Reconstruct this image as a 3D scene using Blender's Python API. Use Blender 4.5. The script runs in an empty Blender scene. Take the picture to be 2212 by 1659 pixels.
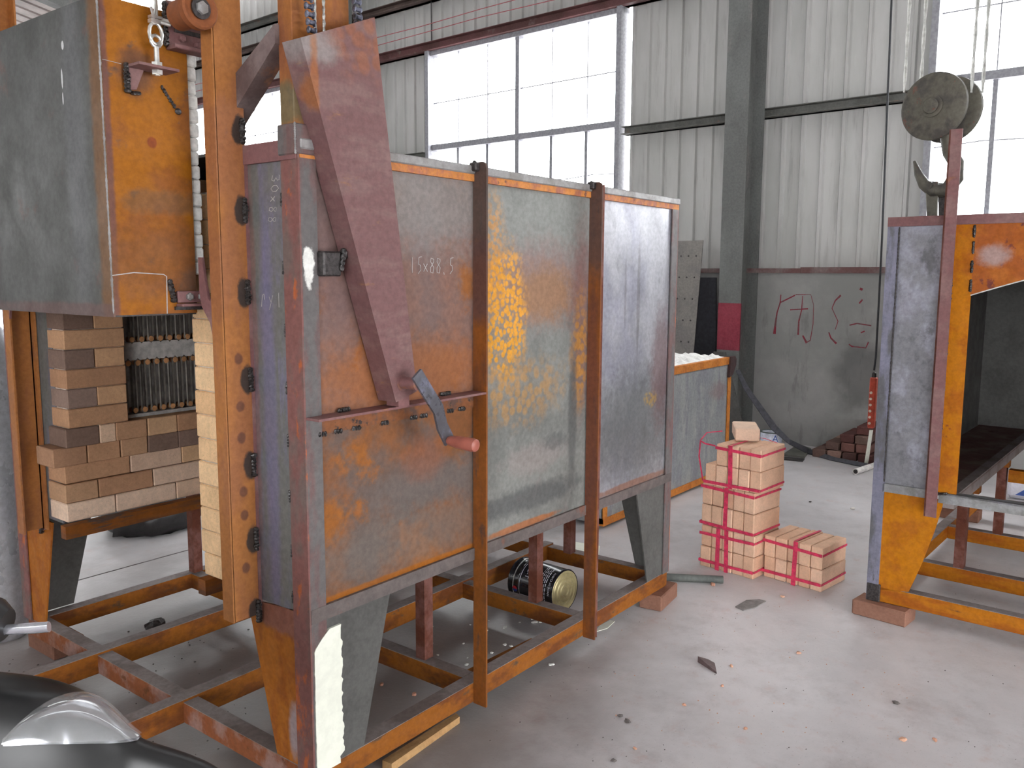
import bpy, math, random
from mathutils import Vector, Matrix
random.seed(7)
C = bpy.context.scene.collection
S = bpy.context.scene

# ------------------------------------------------------------------ camera
FPX, YAW, PITCH, ROLL = 1841.3, 0.65604656, -0.12663562, 0.0047454
CAM = Vector((-1.29942, -1.62894, 1.38938))
_f = Vector((math.cos(YAW)*math.cos(PITCH), math.sin(YAW)*math.cos(PITCH), math.sin(PITCH)))
_r = Vector((math.sin(YAW), -math.cos(YAW), 0)); _u = _r.cross(_f)
RT = math.cos(ROLL)*_r + math.sin(ROLL)*_u
UP = -math.sin(ROLL)*_r + math.cos(ROLL)*_u
cam = bpy.data.cameras.new('camera'); cam.sensor_width = 36; cam.lens = 36*FPX/2212; cam.clip_start = .02; cam.clip_end = 300
camo = bpy.data.objects.new('camera', cam); C.objects.link(camo)
camo.matrix_world = Matrix.Translation(CAM) @ Matrix((RT, UP, -_f)).transposed().to_4x4()
S.camera = camo

# ------------------------------------------------------------------ world and exposure: bright overcast sky
SKY = 12.0
DOORY = -2.4                         # unseen doorway added behind the camera to light the packs reaches to here
FRONT0, FRONT1 = 2.7, 3.0          # height of the open band behind the camera, narrowed to dim front light
w = bpy.data.worlds.new('overcast_sky'); S.world = w; w.use_nodes = True
bg = w.node_tree.nodes['Background']; bg.inputs[0].default_value = (0.975, 0.985, 1.0, 1); bg.inputs[1].default_value = SKY
S.view_settings.view_transform = 'Standard'; S.view_settings.look = 'None'
S.view_settings.exposure = 0.12; S.view_settings.gamma = 1.0; S.view_settings.use_curve_mapping = False

# ------------------------------------------------------------------ colours and materials
def lin(c):
    return tuple(((v/255)/12.92 if v/255 <= .04045 else ((v/255+.055)/1.055)**2.4) for v in c) + (1,)
MATS = {}; SAT = 1.05; GAIN = .74
class NT:
    def __init__(s, name):
        s.m = bpy.data.materials.new(name); s.m.use_nodes = True; s.t = s.m.node_tree; s.n = s.t.nodes; s.b = s.n['Principled BSDF']
    def new(s, typ, **k):
        x = s.n.new(typ)
        for a, v in k.items(): setattr(x, a, v)
        return x
    def link(s, a, b): s.t.links.new(a, b)
    def pos(s):
        return s.new('ShaderNodeNewGeometry').outputs['Position']
    def mul(s, vec, sc):
        x = s.new('ShaderNodeVectorMath', operation='MULTIPLY'); s.link(vec, x.inputs[0]); x.inputs[1].default_value = sc; return x.outputs[0]
    def sub(s, vec, o):
        x = s.new('ShaderNodeVectorMath', operation='SUBTRACT'); s.link(vec, x.inputs[0]); x.inputs[1].default_value = o; return x.outputs[0]
    def length(s, vec):
        x = s.new('ShaderNodeVectorMath', operation='LENGTH'); s.link(vec, x.inputs[0]); return x.outputs['Value']
    def noise(s, vec, scale, detail=4, rough=.6):
        x = s.new('ShaderNodeTexNoise'); s.link(vec, x.inputs['Vector']); x.inputs['Scale'].default_value = scale
        x.inputs['Detail'].default_value = detail; x.inputs['Roughness'].default_value = rough; return x.outputs['Fac']
    def voro(s, vec, scale):
        x = s.new('ShaderNodeTexVoronoi'); s.link(vec, x.inputs['Vector']); x.inputs['Scale'].default_value = scale; return x.outputs['Distance']
    def math(s, op, a, b=None, clamp=False):
        x = s.new('ShaderNodeMath', operation=op); x.use_clamp = clamp
        for i, v in enumerate((a, b)):
            if v is None: continue
            if isinstance(v, (int, float)): x.inputs[i].default_value = v
            else: s.link(v, x.inputs[i])
        return x.outputs[0]
    def ramp(s, v, lo, hi, a=0., b=1.):
        x = s.new('ShaderNodeMapRange', interpolation_type='SMOOTHSTEP'); s.link(v, x.inputs[0])
        x.inputs[1].default_value = lo; x.inputs[2].default_value = hi; x.inputs[3].default_value = a; x.inputs[4].default_value = b; return x.outputs[0]
    def mix(s, fac, a, b, mode='MIX'):
        x = s.new('ShaderNodeMix', data_type='RGBA', blend_type=mode)
        if isinstance(fac, (int, float)): x.inputs[0].default_value = fac
        else: s.link(fac, x.inputs[0])
        for i, v in ((6, a), (7, b)):
            if isinstance(v, tuple): x.inputs[i].default_value = v
            else: s.link(v, x.inputs[i])
        return x.outputs[2]
    def bump(s, h, strength, dist=.002):
        x = s.new('ShaderNodeBump'); x.inputs['Strength'].default_value = strength; x.inputs['Distance'].default_value = dist
        s.link(h, x.inputs['Height']); s.link(x.outputs[0], s.b.inputs['Normal'])
    def done(s, col, rough=.6, metal=0., spec=.5):
        if isinstance(col, tuple): s.b.inputs['Base Color'].default_value = col
        else: s.link(col, s.b.inputs['Base Color'])
        if isinstance(rough, (int, float)): s.b.inputs['Roughness'].default_value = rough
        else: s.link(rough, s.b.inputs['Roughness'])
        if isinstance(metal, (int, float)): s.b.inputs['Metallic'].default_value = metal
        else: s.link(metal, s.b.inputs['Metallic'])
        s.b.inputs['Specular IOR Level'].default_value = spec
        return s.m

def steel(name, a, b, c=None, amt=(.45, .62), camt=(.58, .68), scale=(5, 5, 5), fine=60, rough=.55, metal=.0, spec=.28,
          patches=(), var=.16, bump=.15, gain=None):
    """plate steel: colour a broken by b, with blotches of c; patches = (colour, centre, radii, ragged, soft, strength, cells)"""
    if name in MATS: return MATS[name]
    t = NT(name); p = t.pos(); ps = t.mul(p, scale)
    col = t.mix(t.ramp(t.noise(ps, 1.0, 6, .62), *amt), lin(a), lin(b))
    if c: col = t.mix(t.ramp(t.noise(t.sub(ps, (13.1, 4.7, 8.3)), 1.3, 7, .68), *camt), col, lin(c))
    for (pc, cen, rad, rag, soft, stg, cells) in patches:
        d = t.length(t.mul(t.sub(p, cen), tuple(1/r for r in rad)))
        n = t.noise(p, 26 if not cells else 14, 6, .7)
        m = t.math('SUBTRACT', 1.0, t.math('ADD', d, t.math('MULTIPLY', t.math('SUBTRACT', n, .5), rag)))
        m = t.ramp(m, -soft/2, soft/2, 0, stg)
        if cells:
            v = t.ramp(t.voro(p, cells), .40, .74, 1.0, .10)
            m = t.math('MULTIPLY', m, v)
        col = t.mix(m, col, lin(pc))
    f = t.noise(p, fine, 5, .7)
    gn = GAIN if gain is None else gain
    k = t.ramp(f, .25, .75, (1-var)*gn, (1+var)*gn)
    x = t.new('ShaderNodeVectorMath', operation='SCALE'); t.link(col, x.inputs[0]); t.link(k, x.inputs['Scale'])
    hs = t.new('ShaderNodeHueSaturation'); hs.inputs['Saturation'].default_value = SAT; t.link(x.outputs[0], hs.inputs['Color'])
    if bump: t.bump(f, bump, .0015)
    r = t.ramp(t.noise(ps, 2.2, 4), .3, .7, max(.05, rough-.1), min(1, rough+.12))
    MATS[name] = t.done(hs.outputs[0], r, metal, spec)
    return MATS[name]

def plain(name, c, rough=.6, metal=0., spec=.4, var=.1, fine=40, bump=.0, emit=None):
    if name in MATS: return MATS[name]
    t = NT(name)
    f = t.noise(t.pos(), fine, 4)
    col = t.mix(t.ramp(f, .3, .7), lin(tuple(max(0, v*(1-var)) for v in c)), lin(tuple(min(255, v*(1+var)) for v in c)))
    if bump: t.bump(f, bump, .003)
    MATS[name] = t.done(col, rough, metal, spec)
    return MATS[name]

def brickmat(name, cols, bump=.5, pores=True, var=.12):
    """fire brick; each brick object takes its own tone"""
    if name in MATS: return MATS[name]
    t = NT(name); oi = t.new('ShaderNodeObjectInfo').outputs['Random']
    r = t.new('ShaderNodeValToRGB'); r.color_ramp.interpolation = 'LINEAR'
    e = r.color_ramp.elements
    while len(e) < len(cols): e.new(.5)
    for i, c in enumerate(cols): e[i].position = i/(len(cols)-1); e[i].color = lin(c)
    t.link(oi, r.inputs[0]); p = t.pos()
    n = t.noise(p, 90, 5, .7); n2 = t.noise(p, 14, 3)
    k = t.math('MULTIPLY', t.ramp(n, .25, .75, 1-var, 1+var), t.ramp(n2, .3, .7, .93, 1.07))
    x = t.new('ShaderNodeVectorMath', operation='SCALE'); t.link(r.outputs[0], x.inputs[0]); t.link(k, x.inputs['Scale'])
    col = x.outputs[0]
    if pores:
        col = t.mix(t.ramp(t.voro(p, 160), .10, .16, .6, 0), col, lin((120, 70, 40)))
    hs = t.new('ShaderNodeHueSaturation'); hs.inputs['Saturation'].default_value = .80; hs.inputs['Value'].default_value = .95; t.link(col, hs.inputs['Color'])
    t.bump(n, bump, .002)
    MATS[name] = t.done(hs.outputs[0], .92, 0, .15)
    return MATS[name]

# greys and rusts read off the photograph
GREY, DGREY, PURP, BROWN, RUST, ORAN, YEL = (124,126,124), (96,97,95), (122,92,92), (120,78,54), (164,102,48), (180,112,56), (214,158,76)
m_rail   = steel('rusty_channel_steel', RUST, (128,76,44), (105,82,66), scale=(6,6,14), rough=.7)
m_rail_o = steel('orange_channel_steel', (196,124,48), (176,102,44), (112,76,52), camt=(.62,.7), scale=(4,4,22), rough=.7)
m_dust   = steel('dusty_steel', (140,130,128), (120,108,104), (150,100,70), camt=(.66,.72), rough=.8, gain=1.)
m_purple = steel('red_brown_scaled_steel', (126,90,90), (134,104,102), (150,104,74), camt=(.60,.74), scale=(5,5,9), rough=.62, spec=.35, gain=.95)
m_dark   = plain('dark_weld_steel', (58,54,54), .45, .3, .5, .3, 120, .3)
m_weld   = plain('weld_bead_steel', (74,72,72), .32, .75, .5, .35, 200, .4)
m_white  = plain('white_paint', (238,240,226), .5, 0, .4, .02)
m_chalk  = plain('chalk', (176,172,170), .9, 0, .1)
m_blackh = plain('deep_shadow_lining', (52,48,46), .95, 0, .1, .2)
m_fibre  = plain('ceramic_fibre', (236,236,232), .95, 0, .1, .06, 60, .6)
m_wool   = plain('loose_ceramic_wool', (244,244,240), .98, 0, .05, .05, 30, 1.)
m_chain  = plain('oiled_roller_chain', (84,86,98), .36, .5, .5, .5, 90)
m_zinc   = plain('zinc_plated_steel', (200,200,196), .35, .7, .5, .1)
m_strap  = plain('red_plastic_strap', (206,58,92), .45, 0, .4, .12)
m_grip   = plain('red_brown_grip', (160,92,78), .4, 0, .5, .06)
m_arm    = steel('bent_blue_flat_bar', (120,120,128), (150,150,170), (92,94,100), scale=(20,20,20), rough=.35, metal=.5)
m_post   = steel('post_steel', (112,66,52), (140,98,90), (96,50,40), scale=(8,8,8), rough=.75)

# ------------------------------------------------------------------ geometry helpers
class G:
    def __init__(s): s.v = []; s.f = []
    def add(s, vs, fs):
        o = len(s.v); s.v += [tuple(v) for v in vs]; s.f += [tuple(i+o for i in f) for f in fs]; return s
    def hull(s, p):   # bottom quad p0..p3 (ccw), top quad p4..p7
        return s.add(p, [(3,2,1,0), (4,5,6,7), (0,1,5,4), (1,2,6,5), (2,3,7,6), (3,0,4,7)])
    def box(s, x0, x1, y0, y1, z0, z1):
        return s.hull([(x0,y0,z0),(x1,y0,z0),(x1,y1,z0),(x0,y1,z0),(x0,y0,z1),(x1,y0,z1),(x1,y1,z1),(x0,y1,z1)])
    def prism(s, poly, ax, a, b):
        def P(q, h):
            return (h, q[0], q[1]) if ax == 0 else ((q[0], h, q[1]) if ax == 1 else (q[0], q[1], h))
        n = len(poly)
        return s.add([P(q, a) for q in poly] + [P(q, b) for q in poly],
                     [tuple(range(n))[::-1], tuple(range(n, 2*n))] + [(i, (i+1) % n, n+(i+1) % n, n+i) for i in range(n)])
    def tube(s, path, r, n=8, cap=True, ell=1.0):
        path = [Vector(p) for p in path]; rings = []; prev = None
        for i, p in enumerate(path):
            d = (path[min(i+1, len(path)-1)] - path[max(i-1, 0)]).normalized()
            if prev is None:
                prev = Vector((0,0,1)) if abs(d.z) < .9 else Vector((1,0,0))
            a = (prev - d*prev.dot(d)).normalized(); b = d.cross(a); prev = a
            rr = r[i] if isinstance(r, (list, tuple)) else r
            rings.append([p + a*rr*math.cos(2*math.pi*k/n) + b*rr*ell*math.sin(2*math.pi*k/n) for k in range(n)])
        vs = [q for R in rings for q in R]; fs = []
        for i in range(len(path)-1):
            for k in range(n):
                fs.append((i*n+k, i*n+(k+1) % n, (i+1)*n+(k+1) % n, (i+1)*n+k))
        if cap: fs += [tuple(range(n))[::-1], tuple(range((len(path)-1)*n, len(path)*n))]
        return s.add(vs, fs)
    def cyl(s, a, b, r, n=16): return s.tube([a, b], r, n)
    def lathe(s, o, d, prof, n=24):   # prof: (distance along d, radius)
        d = Vector(d).normalized(); o = Vector(o)
        return s.tube_prof(o, d, prof, n)
    def tube_prof(s, o, d, prof, n):
        a = Vector((0,0,1)) if abs(d.z) < .9 else Vector((1,0,0)); a = (a-d*a.dot(d)).normalized(); b = d.cross(a)
        vs = []; fs = []
        for h, r in prof:
            for k in range(n):
                an = 2*math.pi*k/n; vs.append(o + d*h + a*r*math.cos(an) + b*r*math.sin(an))
        for i in range(len(prof)-1):
            for k in range(n): fs.append((i*n+k, i*n+(k+1) % n, (i+1)*n+(k+1) % n, (i+1)*n+k))
        fs += [tuple(range(n))[::-1], tuple(range((len(prof)-1)*n, len(prof)*n))]
        return s.add(vs, fs)
    def blob(s, c, rx, ry, rz, nu=8, nv=5, jit=0., rnd=random):
        vs = [(c[0], c[1], c[2]-rz)]
        for j in range(1, nv):
            t = -math.pi/2 + math.pi*j/nv
            for i in range(nu):
                a = 2*math.pi*i/nu; k = 1+rnd.uniform(-jit, jit)
                vs.append((c[0]+rx*k*math.cos(t)*math.cos(a), c[1]+ry*k*math.cos(t)*math.sin(a), c[2]+rz*k*math.sin(t)))
        vs.append((c[0], c[1], c[2]+rz)); fs = []
        for i in range(nu): fs.append((0, 1+(i+1) % nu, 1+i))
        for j in range(nv-2):
            for i in range(nu): fs.append((1+j*nu+i, 1+j*nu+(i+1) % nu, 1+(j+1)*nu+(i+1) % nu, 1+(j+1)*nu+i))
        l = len(vs)-1
        for i in range(nu): fs.append((l, 1+(nv-2)*nu+i, 1+(nv-2)*nu+(i+1) % nu))
        return s.add(vs, fs)
    def weld(s, a, b, r=.006, n=7, rnd=random):
        a, b = Vector(a), Vector(b)
        for i in range(n):
            p = a.lerp(b, (i+.5)/n); k = rnd.uniform(.8, 1.25)
            s.blob(p, r*k, r*k, (b-a).length/n*.75, 6, 4, .12, rnd)
        return s
    def ribbon(s, pts, wdt, nrm, th=.0008):   # flat brush stroke on a surface with normal nrm
        nrm = Vector(nrm).normalized(); pts = [Vector(p) for p in pts]; n = len(pts); vs = []
        for i, p in enumerate(pts):
            d = (pts[min(i+1, n-1)] - pts[max(i-1, 0)]).normalized(); sd = d.cross(nrm)
            ww = wdt[i] if isinstance(wdt, (list, tuple)) else wdt
            vs += [p - sd*ww/2, p + sd*ww/2, p + sd*ww/2 + nrm*th, p - sd*ww/2 + nrm*th]
        fs = [(3,2,1,0), tuple(4*(n-1)+k for k in range(4))]
        for i in range(n-1):
            for k in range(4): fs.append((4*i+k, 4*i+(k+1) % 4, 4*i+4+(k+1) % 4, 4*i+4+k))
        return s.add(vs, fs)
    def mapv(s, fn): s.v = [tuple(fn(Vector(v))) for v in s.v]; return s
    def mesh(s, name):
        me = bpy.data.meshes.new(name); me.from_pydata(s.v, [], s.f); me.update()
        import bmesh
        bm = bmesh.new(); bm.from_mesh(me); bmesh.ops.recalc_face_normals(bm, faces=bm.faces); bm.to_mesh(me); bm.free()
        return me

def link(name, me, mat, parent=None, label=None, smooth=False, bev=0.):
    o = bpy.data.objects.new(name, me); C.objects.link(o)
    if mat is not None and len(me.materials) == 0: me.materials.append(mat)
    if smooth:
        for p in me.polygons: p.use_smooth = True
        if hasattr(me, 'set_sharp_from_angle'): me.set_sharp_from_angle(angle=math.radians(40))
    if parent is not None: o.parent = parent
    if label: o['label'] = label
    if bev:
        b = o.modifiers.new('edge', 'BEVEL'); b.width = bev; b.segments = 1; b.limit_method = 'ANGLE'
    return o
def part(name, g, mat, parent=None, label=None, smooth=False, bev=0.):
    return link(name, g.mesh(name), mat, parent, label, smooth, bev)
def tag(o, label, cat, group=None):
    o['label'] = label; o['category'] = cat
    if group: o['group'] = group
    return o
def thing(name, label, cat, loc=(0,0,0), rz=0., group=None):
    o = bpy.data.objects.new(name, None); o.empty_display_size = .1; C.objects.link(o)
    o.location = loc; o.rotation_euler = (0, 0, rz); return tag(o, label, cat, group)
def struct(name, g, mat, label=None, parent=None, smooth=False):
    o = part(name, g, mat, parent, label, smooth)
    if parent is None: o['kind'] = 'structure'
    return o
def B(*a): return G().box(*a)
def brick_mesh(name, lx, ly, lz, ch=.003, jit=.0):
    """brick with worn edges; origin at its lower front corner"""
    import bmesh
    me = bpy.data.meshes.new(name); bm = bmesh.new(); bmesh.ops.create_cube(bm, size=1)
    for v in bm.verts: v.co = Vector(((v.co.x+.5)*lx, (v.co.y+.5)*ly, (v.co.z+.5)*lz))
    bmesh.ops.bevel(bm, geom=list(bm.edges), offset=ch, segments=1, affect='EDGES')
    for v in bm.verts: v.co += Vector((random.uniform(-jit, jit), random.uniform(-jit, jit), random.uniform(-jit, jit)))
    bm.to_mesh(me); bm.free(); return me
DIG = {'0': [[(.3,0),(.05,.3),(.05,.7),(.3,1),(.55,.7),(.55,.3),(.3,0)]], '1': [[(.3,1),(.3,0)]],
       '3': [[(.05,.95),(.45,1),(.5,.75),(.25,.55),(.55,.35),(.45,.02),(.05,.1)]],
       '5': [[(.3,1),(.25,.55),(.45,.5),(.5,.2),(.2,-.05)], [(.3,1),(.6,1.05)]],
       '8': [[(.5,.9),(.2,.98),(.15,.75),(.5,.35),(.4,0),(.15,.05),(.15,.35),(.5,.75),(.5,.9)]],
       'x': [[(.1,.1),(.5,.6)], [(.1,.6),(.5,.1)]], '.': [[(.2,.05),(.25,-.1)]],
       'n': [[(.1,0),(.25,.8),(.45,.9),(.5,.5)]], 'y': [[(.1,.7),(.3,.35)], [(.55,.8),(.1,-.2)]]}
def chalk(g, text, origin, ux, uz, h, nrm, wdt=.0022, gap=.75):
    o = Vector(origin); ux = Vector(ux); uz = Vector(uz); x = 0
    for ch in text:
        for st in DIG.get(ch, []):
            g.ribbon([o + ux*(x+q[0]*h*.9) + uz*(q[1]*h) for q in st], wdt, nrm)
        x += h*gap
    return g

# ------------------------------------------------------------------ the setting: floor, back wall, roof, windows
t = NT('workshop_concrete'); p = t.pos()
c = t.mix(t.ramp(t.noise(p, .9, 6, .65), .35, .65), lin((176,171,173)), lin((200,195,197)))
c = t.mix(t.ramp(t.noise(p, 3.5, 7, .7), .46, .82, 0, .7), c, lin((132,122,122)))
c = t.mix(t.ramp(t.noise(t.sub(p, (7, 3, 0)), 5.0, 7, .7), .48, .80, 0, .7), c, lin((198,190,190)))
c = t.mix(t.ramp(t.noise(t.sub(p, (1, 9, 0)), 11, 5, .7), .54, .80, 0, .6), c, lin((182,146,138)))
c = t.mix(t.ramp(t.noise(p, 130, 3, .6), .62, .74, 0, .45), c, lin((104,98,96)))
d = t.length(t.mul(t.sub(p, (.25, .95, 0)), (1/1.8, 1/1.5, 1)))           # soot and scale under the furnace frame; colour deepened to paint shade there
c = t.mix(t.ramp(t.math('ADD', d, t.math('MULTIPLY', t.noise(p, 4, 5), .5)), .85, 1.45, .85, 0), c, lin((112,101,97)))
t.b.inputs['Sheen Weight'].default_value = .6; t.b.inputs['Sheen Roughness'].default_value = .35
t.bump(t.noise(p, 45, 6, .7), .25, .004)
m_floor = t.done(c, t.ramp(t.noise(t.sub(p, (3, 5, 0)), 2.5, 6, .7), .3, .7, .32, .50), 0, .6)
g = G()
gx = [-14, -6, -2, 2, 6.0, 20]; gy = [-14, 2.215, 2.227, 20]
for i in range(len(gx)-1):
    for j in (0, 2): g.add([(gx[i],gy[j],0),(gx[i+1],gy[j],0),(gx[i+1],gy[j+1],0),(gx[i],gy[j+1],0)], [(0,1,2,3)])
g.add([(-14,2.215,0),(20,2.215,0),(20,2.215,-.012),(-14,2.215,-.012)], [(0,1,2,3)])
g.add([(-14,2.227,0),(20,2.227,0),(20,2.227,-.012),(-14,2.227,-.012)], [(0,1,2,3)])
g.add([(-14,2.215,-.012),(20,2.215,-.012),(20,2.227,-.012),(-14,2.227,-.012)], [(0,1,2,3)])
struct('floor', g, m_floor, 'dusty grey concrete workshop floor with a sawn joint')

WA = math.radians(87.5); WT = Vector((math.cos(WA), math.sin(WA), 0)); WN = Vector((-math.sin(WA), math.cos(WA), 0)); W0 = Vector((5.7, .5, 0))
def wp(s, d, z): return W0 + WT*s + WN*d + Vector((0,0,z))
def wbox(g, s0, s1, d0, d1, z0, z1):
    return g.hull([wp(s0,d0,z0), wp(s1,d0,z0), wp(s1,d1,z0), wp(s0,d1,z0), wp(s0,d0,z1), wp(s1,d0,z1), wp(s1,d1,z1), wp(s0,d1,z1)])
SMIN, SMAX, EAVE = -7.0, 16.5, 5.6
t = NT('cement_render'); p = t.pos()
c = t.mix(t.ramp(t.noise(p, 1.6, 6, .65), .35, .68), lin((146,146,144)), lin((166,164,162)))
c = t.mix(t.ramp(t.noise(t.mul(p, (3, 3, .7)), 2.2, 6, .7), .55, .68, 0, .6), c, lin((122,121,120)))
c = t.mix(t.ramp(t.noise(p, 60, 4), .6, .75, 0, .3), c, lin((156,154,150)))
d = t.length(t.mul(t.sub(p, (5.7, .28, .62)), (1, 1/.22, 1/.36)))         # soot mark above the brick heap
c = t.mix(t.ramp(t.math('ADD', d, t.noise(p, 7, 4)), .9, 1.7, .45, 0), c, lin((58,57,58)))
t.bump(t.noise(p, 30, 6, .7), .3, .004)
m_render = t.done(c, .9, 0, .2)
wall = struct('wall_back', wbox(G(), SMIN, SMAX, -.20, 0, 0, 1.42), m_render, 'grey cement-rendered dado under the ribbed steel cladding')
g = G(); s = SMIN
while s < SMAX:
    l = random.uniform(.8, 1.6); wbox(g, s, min(s+l, SMAX), -.2, .02+random.uniform(-.006, .01), 1.42, 1.455+random.uniform(0, .012)); s += l
part('wall_cap', g, steel('wall_cap_render', (128,112,110), (112,84,82), (146,138,134), scale=(4,4,4), rough=.9, gain=1.), wall, 'reddish cap course of the low wall')
# brush characters in red on the render
STROKES = [([(.453,1.242),(.455,1.178),(.479,1.092),(.489,.996),(.494,.913)], [.008,.011,.011,.016,.024]), ([(.459,1.174),(.404,1.202),(.332,1.239)], .011),
  ([(.368,1.118),(.218,1.131)], .010), ([(.268,1.236),(.271,1.12),(.29,1.026),(.291,.914)], [.005,.009,.012,.016]),
  ([(.328,1.244),(.201,1.246),(.174,1.163),(.171,1.008),(.187,.874),(.218,.855),(.252,.911)], [.008,.005,.005,.005,.007,.02,.012]),
  ([(-.04,1.246),(.001,1.202),(.024,1.141),(-.029,1.038),(-.011,.972)], [.016,.01,.006,.006,.005]), ([(.04,.948),(.02,.901),(-.026,.859)], [.009,.012,.016]),
  ([(-.185,1.3),(-.206,1.292)], .018), ([(-.21,1.215),(-.187,1.185)], .012), ([(-.121,1.011),(-.179,1.027),(-.288,1.014)], .010),
  ([(-.24,.969),(-.212,.955)], .010), ([(-.125,.86),(-.147,.844),(-.256,.838),(-.274,.886)], .010)]
g = G()
for pts, wd in STROKES: g.ribbon([wp(a, .001, z) for a, z in pts], wd, WN, .001)
part('painted_characters', g, steel('faded_red_brush_paint', (142,66,76), (118,84,86), scale=(30,30,30), rough=.9, gain=1.), wall, 'faded red brush characters on the rendered wall')

# cladding: sheets 0.825 m wide, five ribs each, cut round the windows
t = NT('ribbed_cladding_paint'); p = t.pos()
c = t.mix(t.ramp(t.noise(t.mul(p, (2, 2, .5)), 2, 5), .35, .65), lin((186,186,183)), lin((198,197,195)))
c = t.mix(t.ramp(t.noise(t.mul(p, (6, 6, .6)), 2, 6, .7), .55, .72, 0, .5), c, lin((150,147,146)))
c = t.mix(t.ramp(t.noise(p, 9, 5, .7), .64, .74, 0, .35), c, lin((204,202,198)))
m_clad = t.done(c, .6, 0, .4)
WIN = [(2.10, 4.69), (-3.17, -.58), (7.30, 9.89)]; ZW0, ZW1 = 1.80, 3.86
PITCHS = .165
def sheet_mesh(width, z0, z1):
    prof = []; n = max(1, round(width/PITCHS))
    for i in range(n):
        a = i*PITCHS; prof += [(a, 0), (a+PITCHS-.045, 0), (a+PITCHS-.036, .024), (a+PITCHS-.012, .024)]
    prof.append((n*PITCHS, 0)); m = len(prof); g = G()
    vs = []
    for z in (z0, z1):
        for off in (0, -.002): vs += [tuple(WT*a + WN*(b+off-.16) + Vector((0,0,z))) for a, b in prof]
    fs = []
    for i in range(m-1):
        fs += [(i, i+1, 2*m+i+1, 2*m+i), (m+i+1, m+i, 3*m+i, 3*m+i+1)]
    return g.add(vs, fs).mesh('cladding_sheet')
def inwin(s): return any(a-.02 < s < b+.02 for a, b in WIN)
cache = {}
def sheet(s0, width, z0, z1):
    k = (round(width, 3), z0, z1)
    if k not in cache: cache[k] = sheet_mesh(*k)
    o = link('cladding_sheet', cache[k], m_clad, wall); o.location = W0 + WT*s0
edges = sorted([SMIN] + [e for ab in WIN for e in ab] + [SMAX])
for i in range(len(edges)-1):
    a, b = edges[i], edges[i+1]; s = a
    while s < b-.05:
        wd = min(PITCHS*5, max(PITCHS, round((b-s)/PITCHS)*PITCHS))
        if inwin((a+b)/2): sheet(s, wd, 1.44, ZW0); sheet(s, wd, ZW1, EAVE)
        else: sheet(s, wd, 1.44, EAVE)
        s += wd
m_girt = steel('girt_paint', (118,118,114), (104,104,100), (130,112,104), rough=.65, gain=1.)
m_girt_r = steel('red_primed_girt', (138,98,98), (118,86,84), (150,130,126), scale=(3,3,3), rough=.7)
def girt(name, z0, z1, segs, mat, label):
    for a, b in segs:
        g = wbox(G(), a, b, -.13, -.07, z0, z1); wbox(g, a, b, -.13, -.005, z1-.006, z1); wbox(g, a, b, -.13, -.005, z0, z0+.006)
        o = struct(name, g, mat, label)
girt('steel_girt', 2.70, 2.77, [(SMIN, -3.2), (-.55, 2.07), (4.73, 7.27), (9.92, SMAX)], m_girt, 'grey steel channel girt across the cladding at window-rail height')
girt('window_header_girt', 3.86, 3.95, [(SMIN, SMAX)], m_girt_r, 'red-primed steel girt running over the windows')
girt('steel_girt', 4.40, 4.47, [(SMIN, SMAX)], steel('brown_girt', (120,104,98), (104,90,86), rough=.7), 'brown steel girt high on the cladding above the windows')
girt('steel_girt', 4.70, 4.78, [(SMIN, SMAX)], m_girt, 'uppermost grey steel girt below the eave')
for k, z in enumerate((4.04, 4.125)):
    path = [wp(SMIN+i*.9, .03, z + .012*math.sin(i*1.7+k)) for i in range(int((SMAX-SMIN)/.9)+1)]
    tag(part('electric_wire', G().tube(path, .0045, 6), plain('red_wire', (176,92,96), .5), smooth=True), ['lower of two red wires strung over the window', 'upper of two red wires strung over the window'][k], 'wire')

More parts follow.
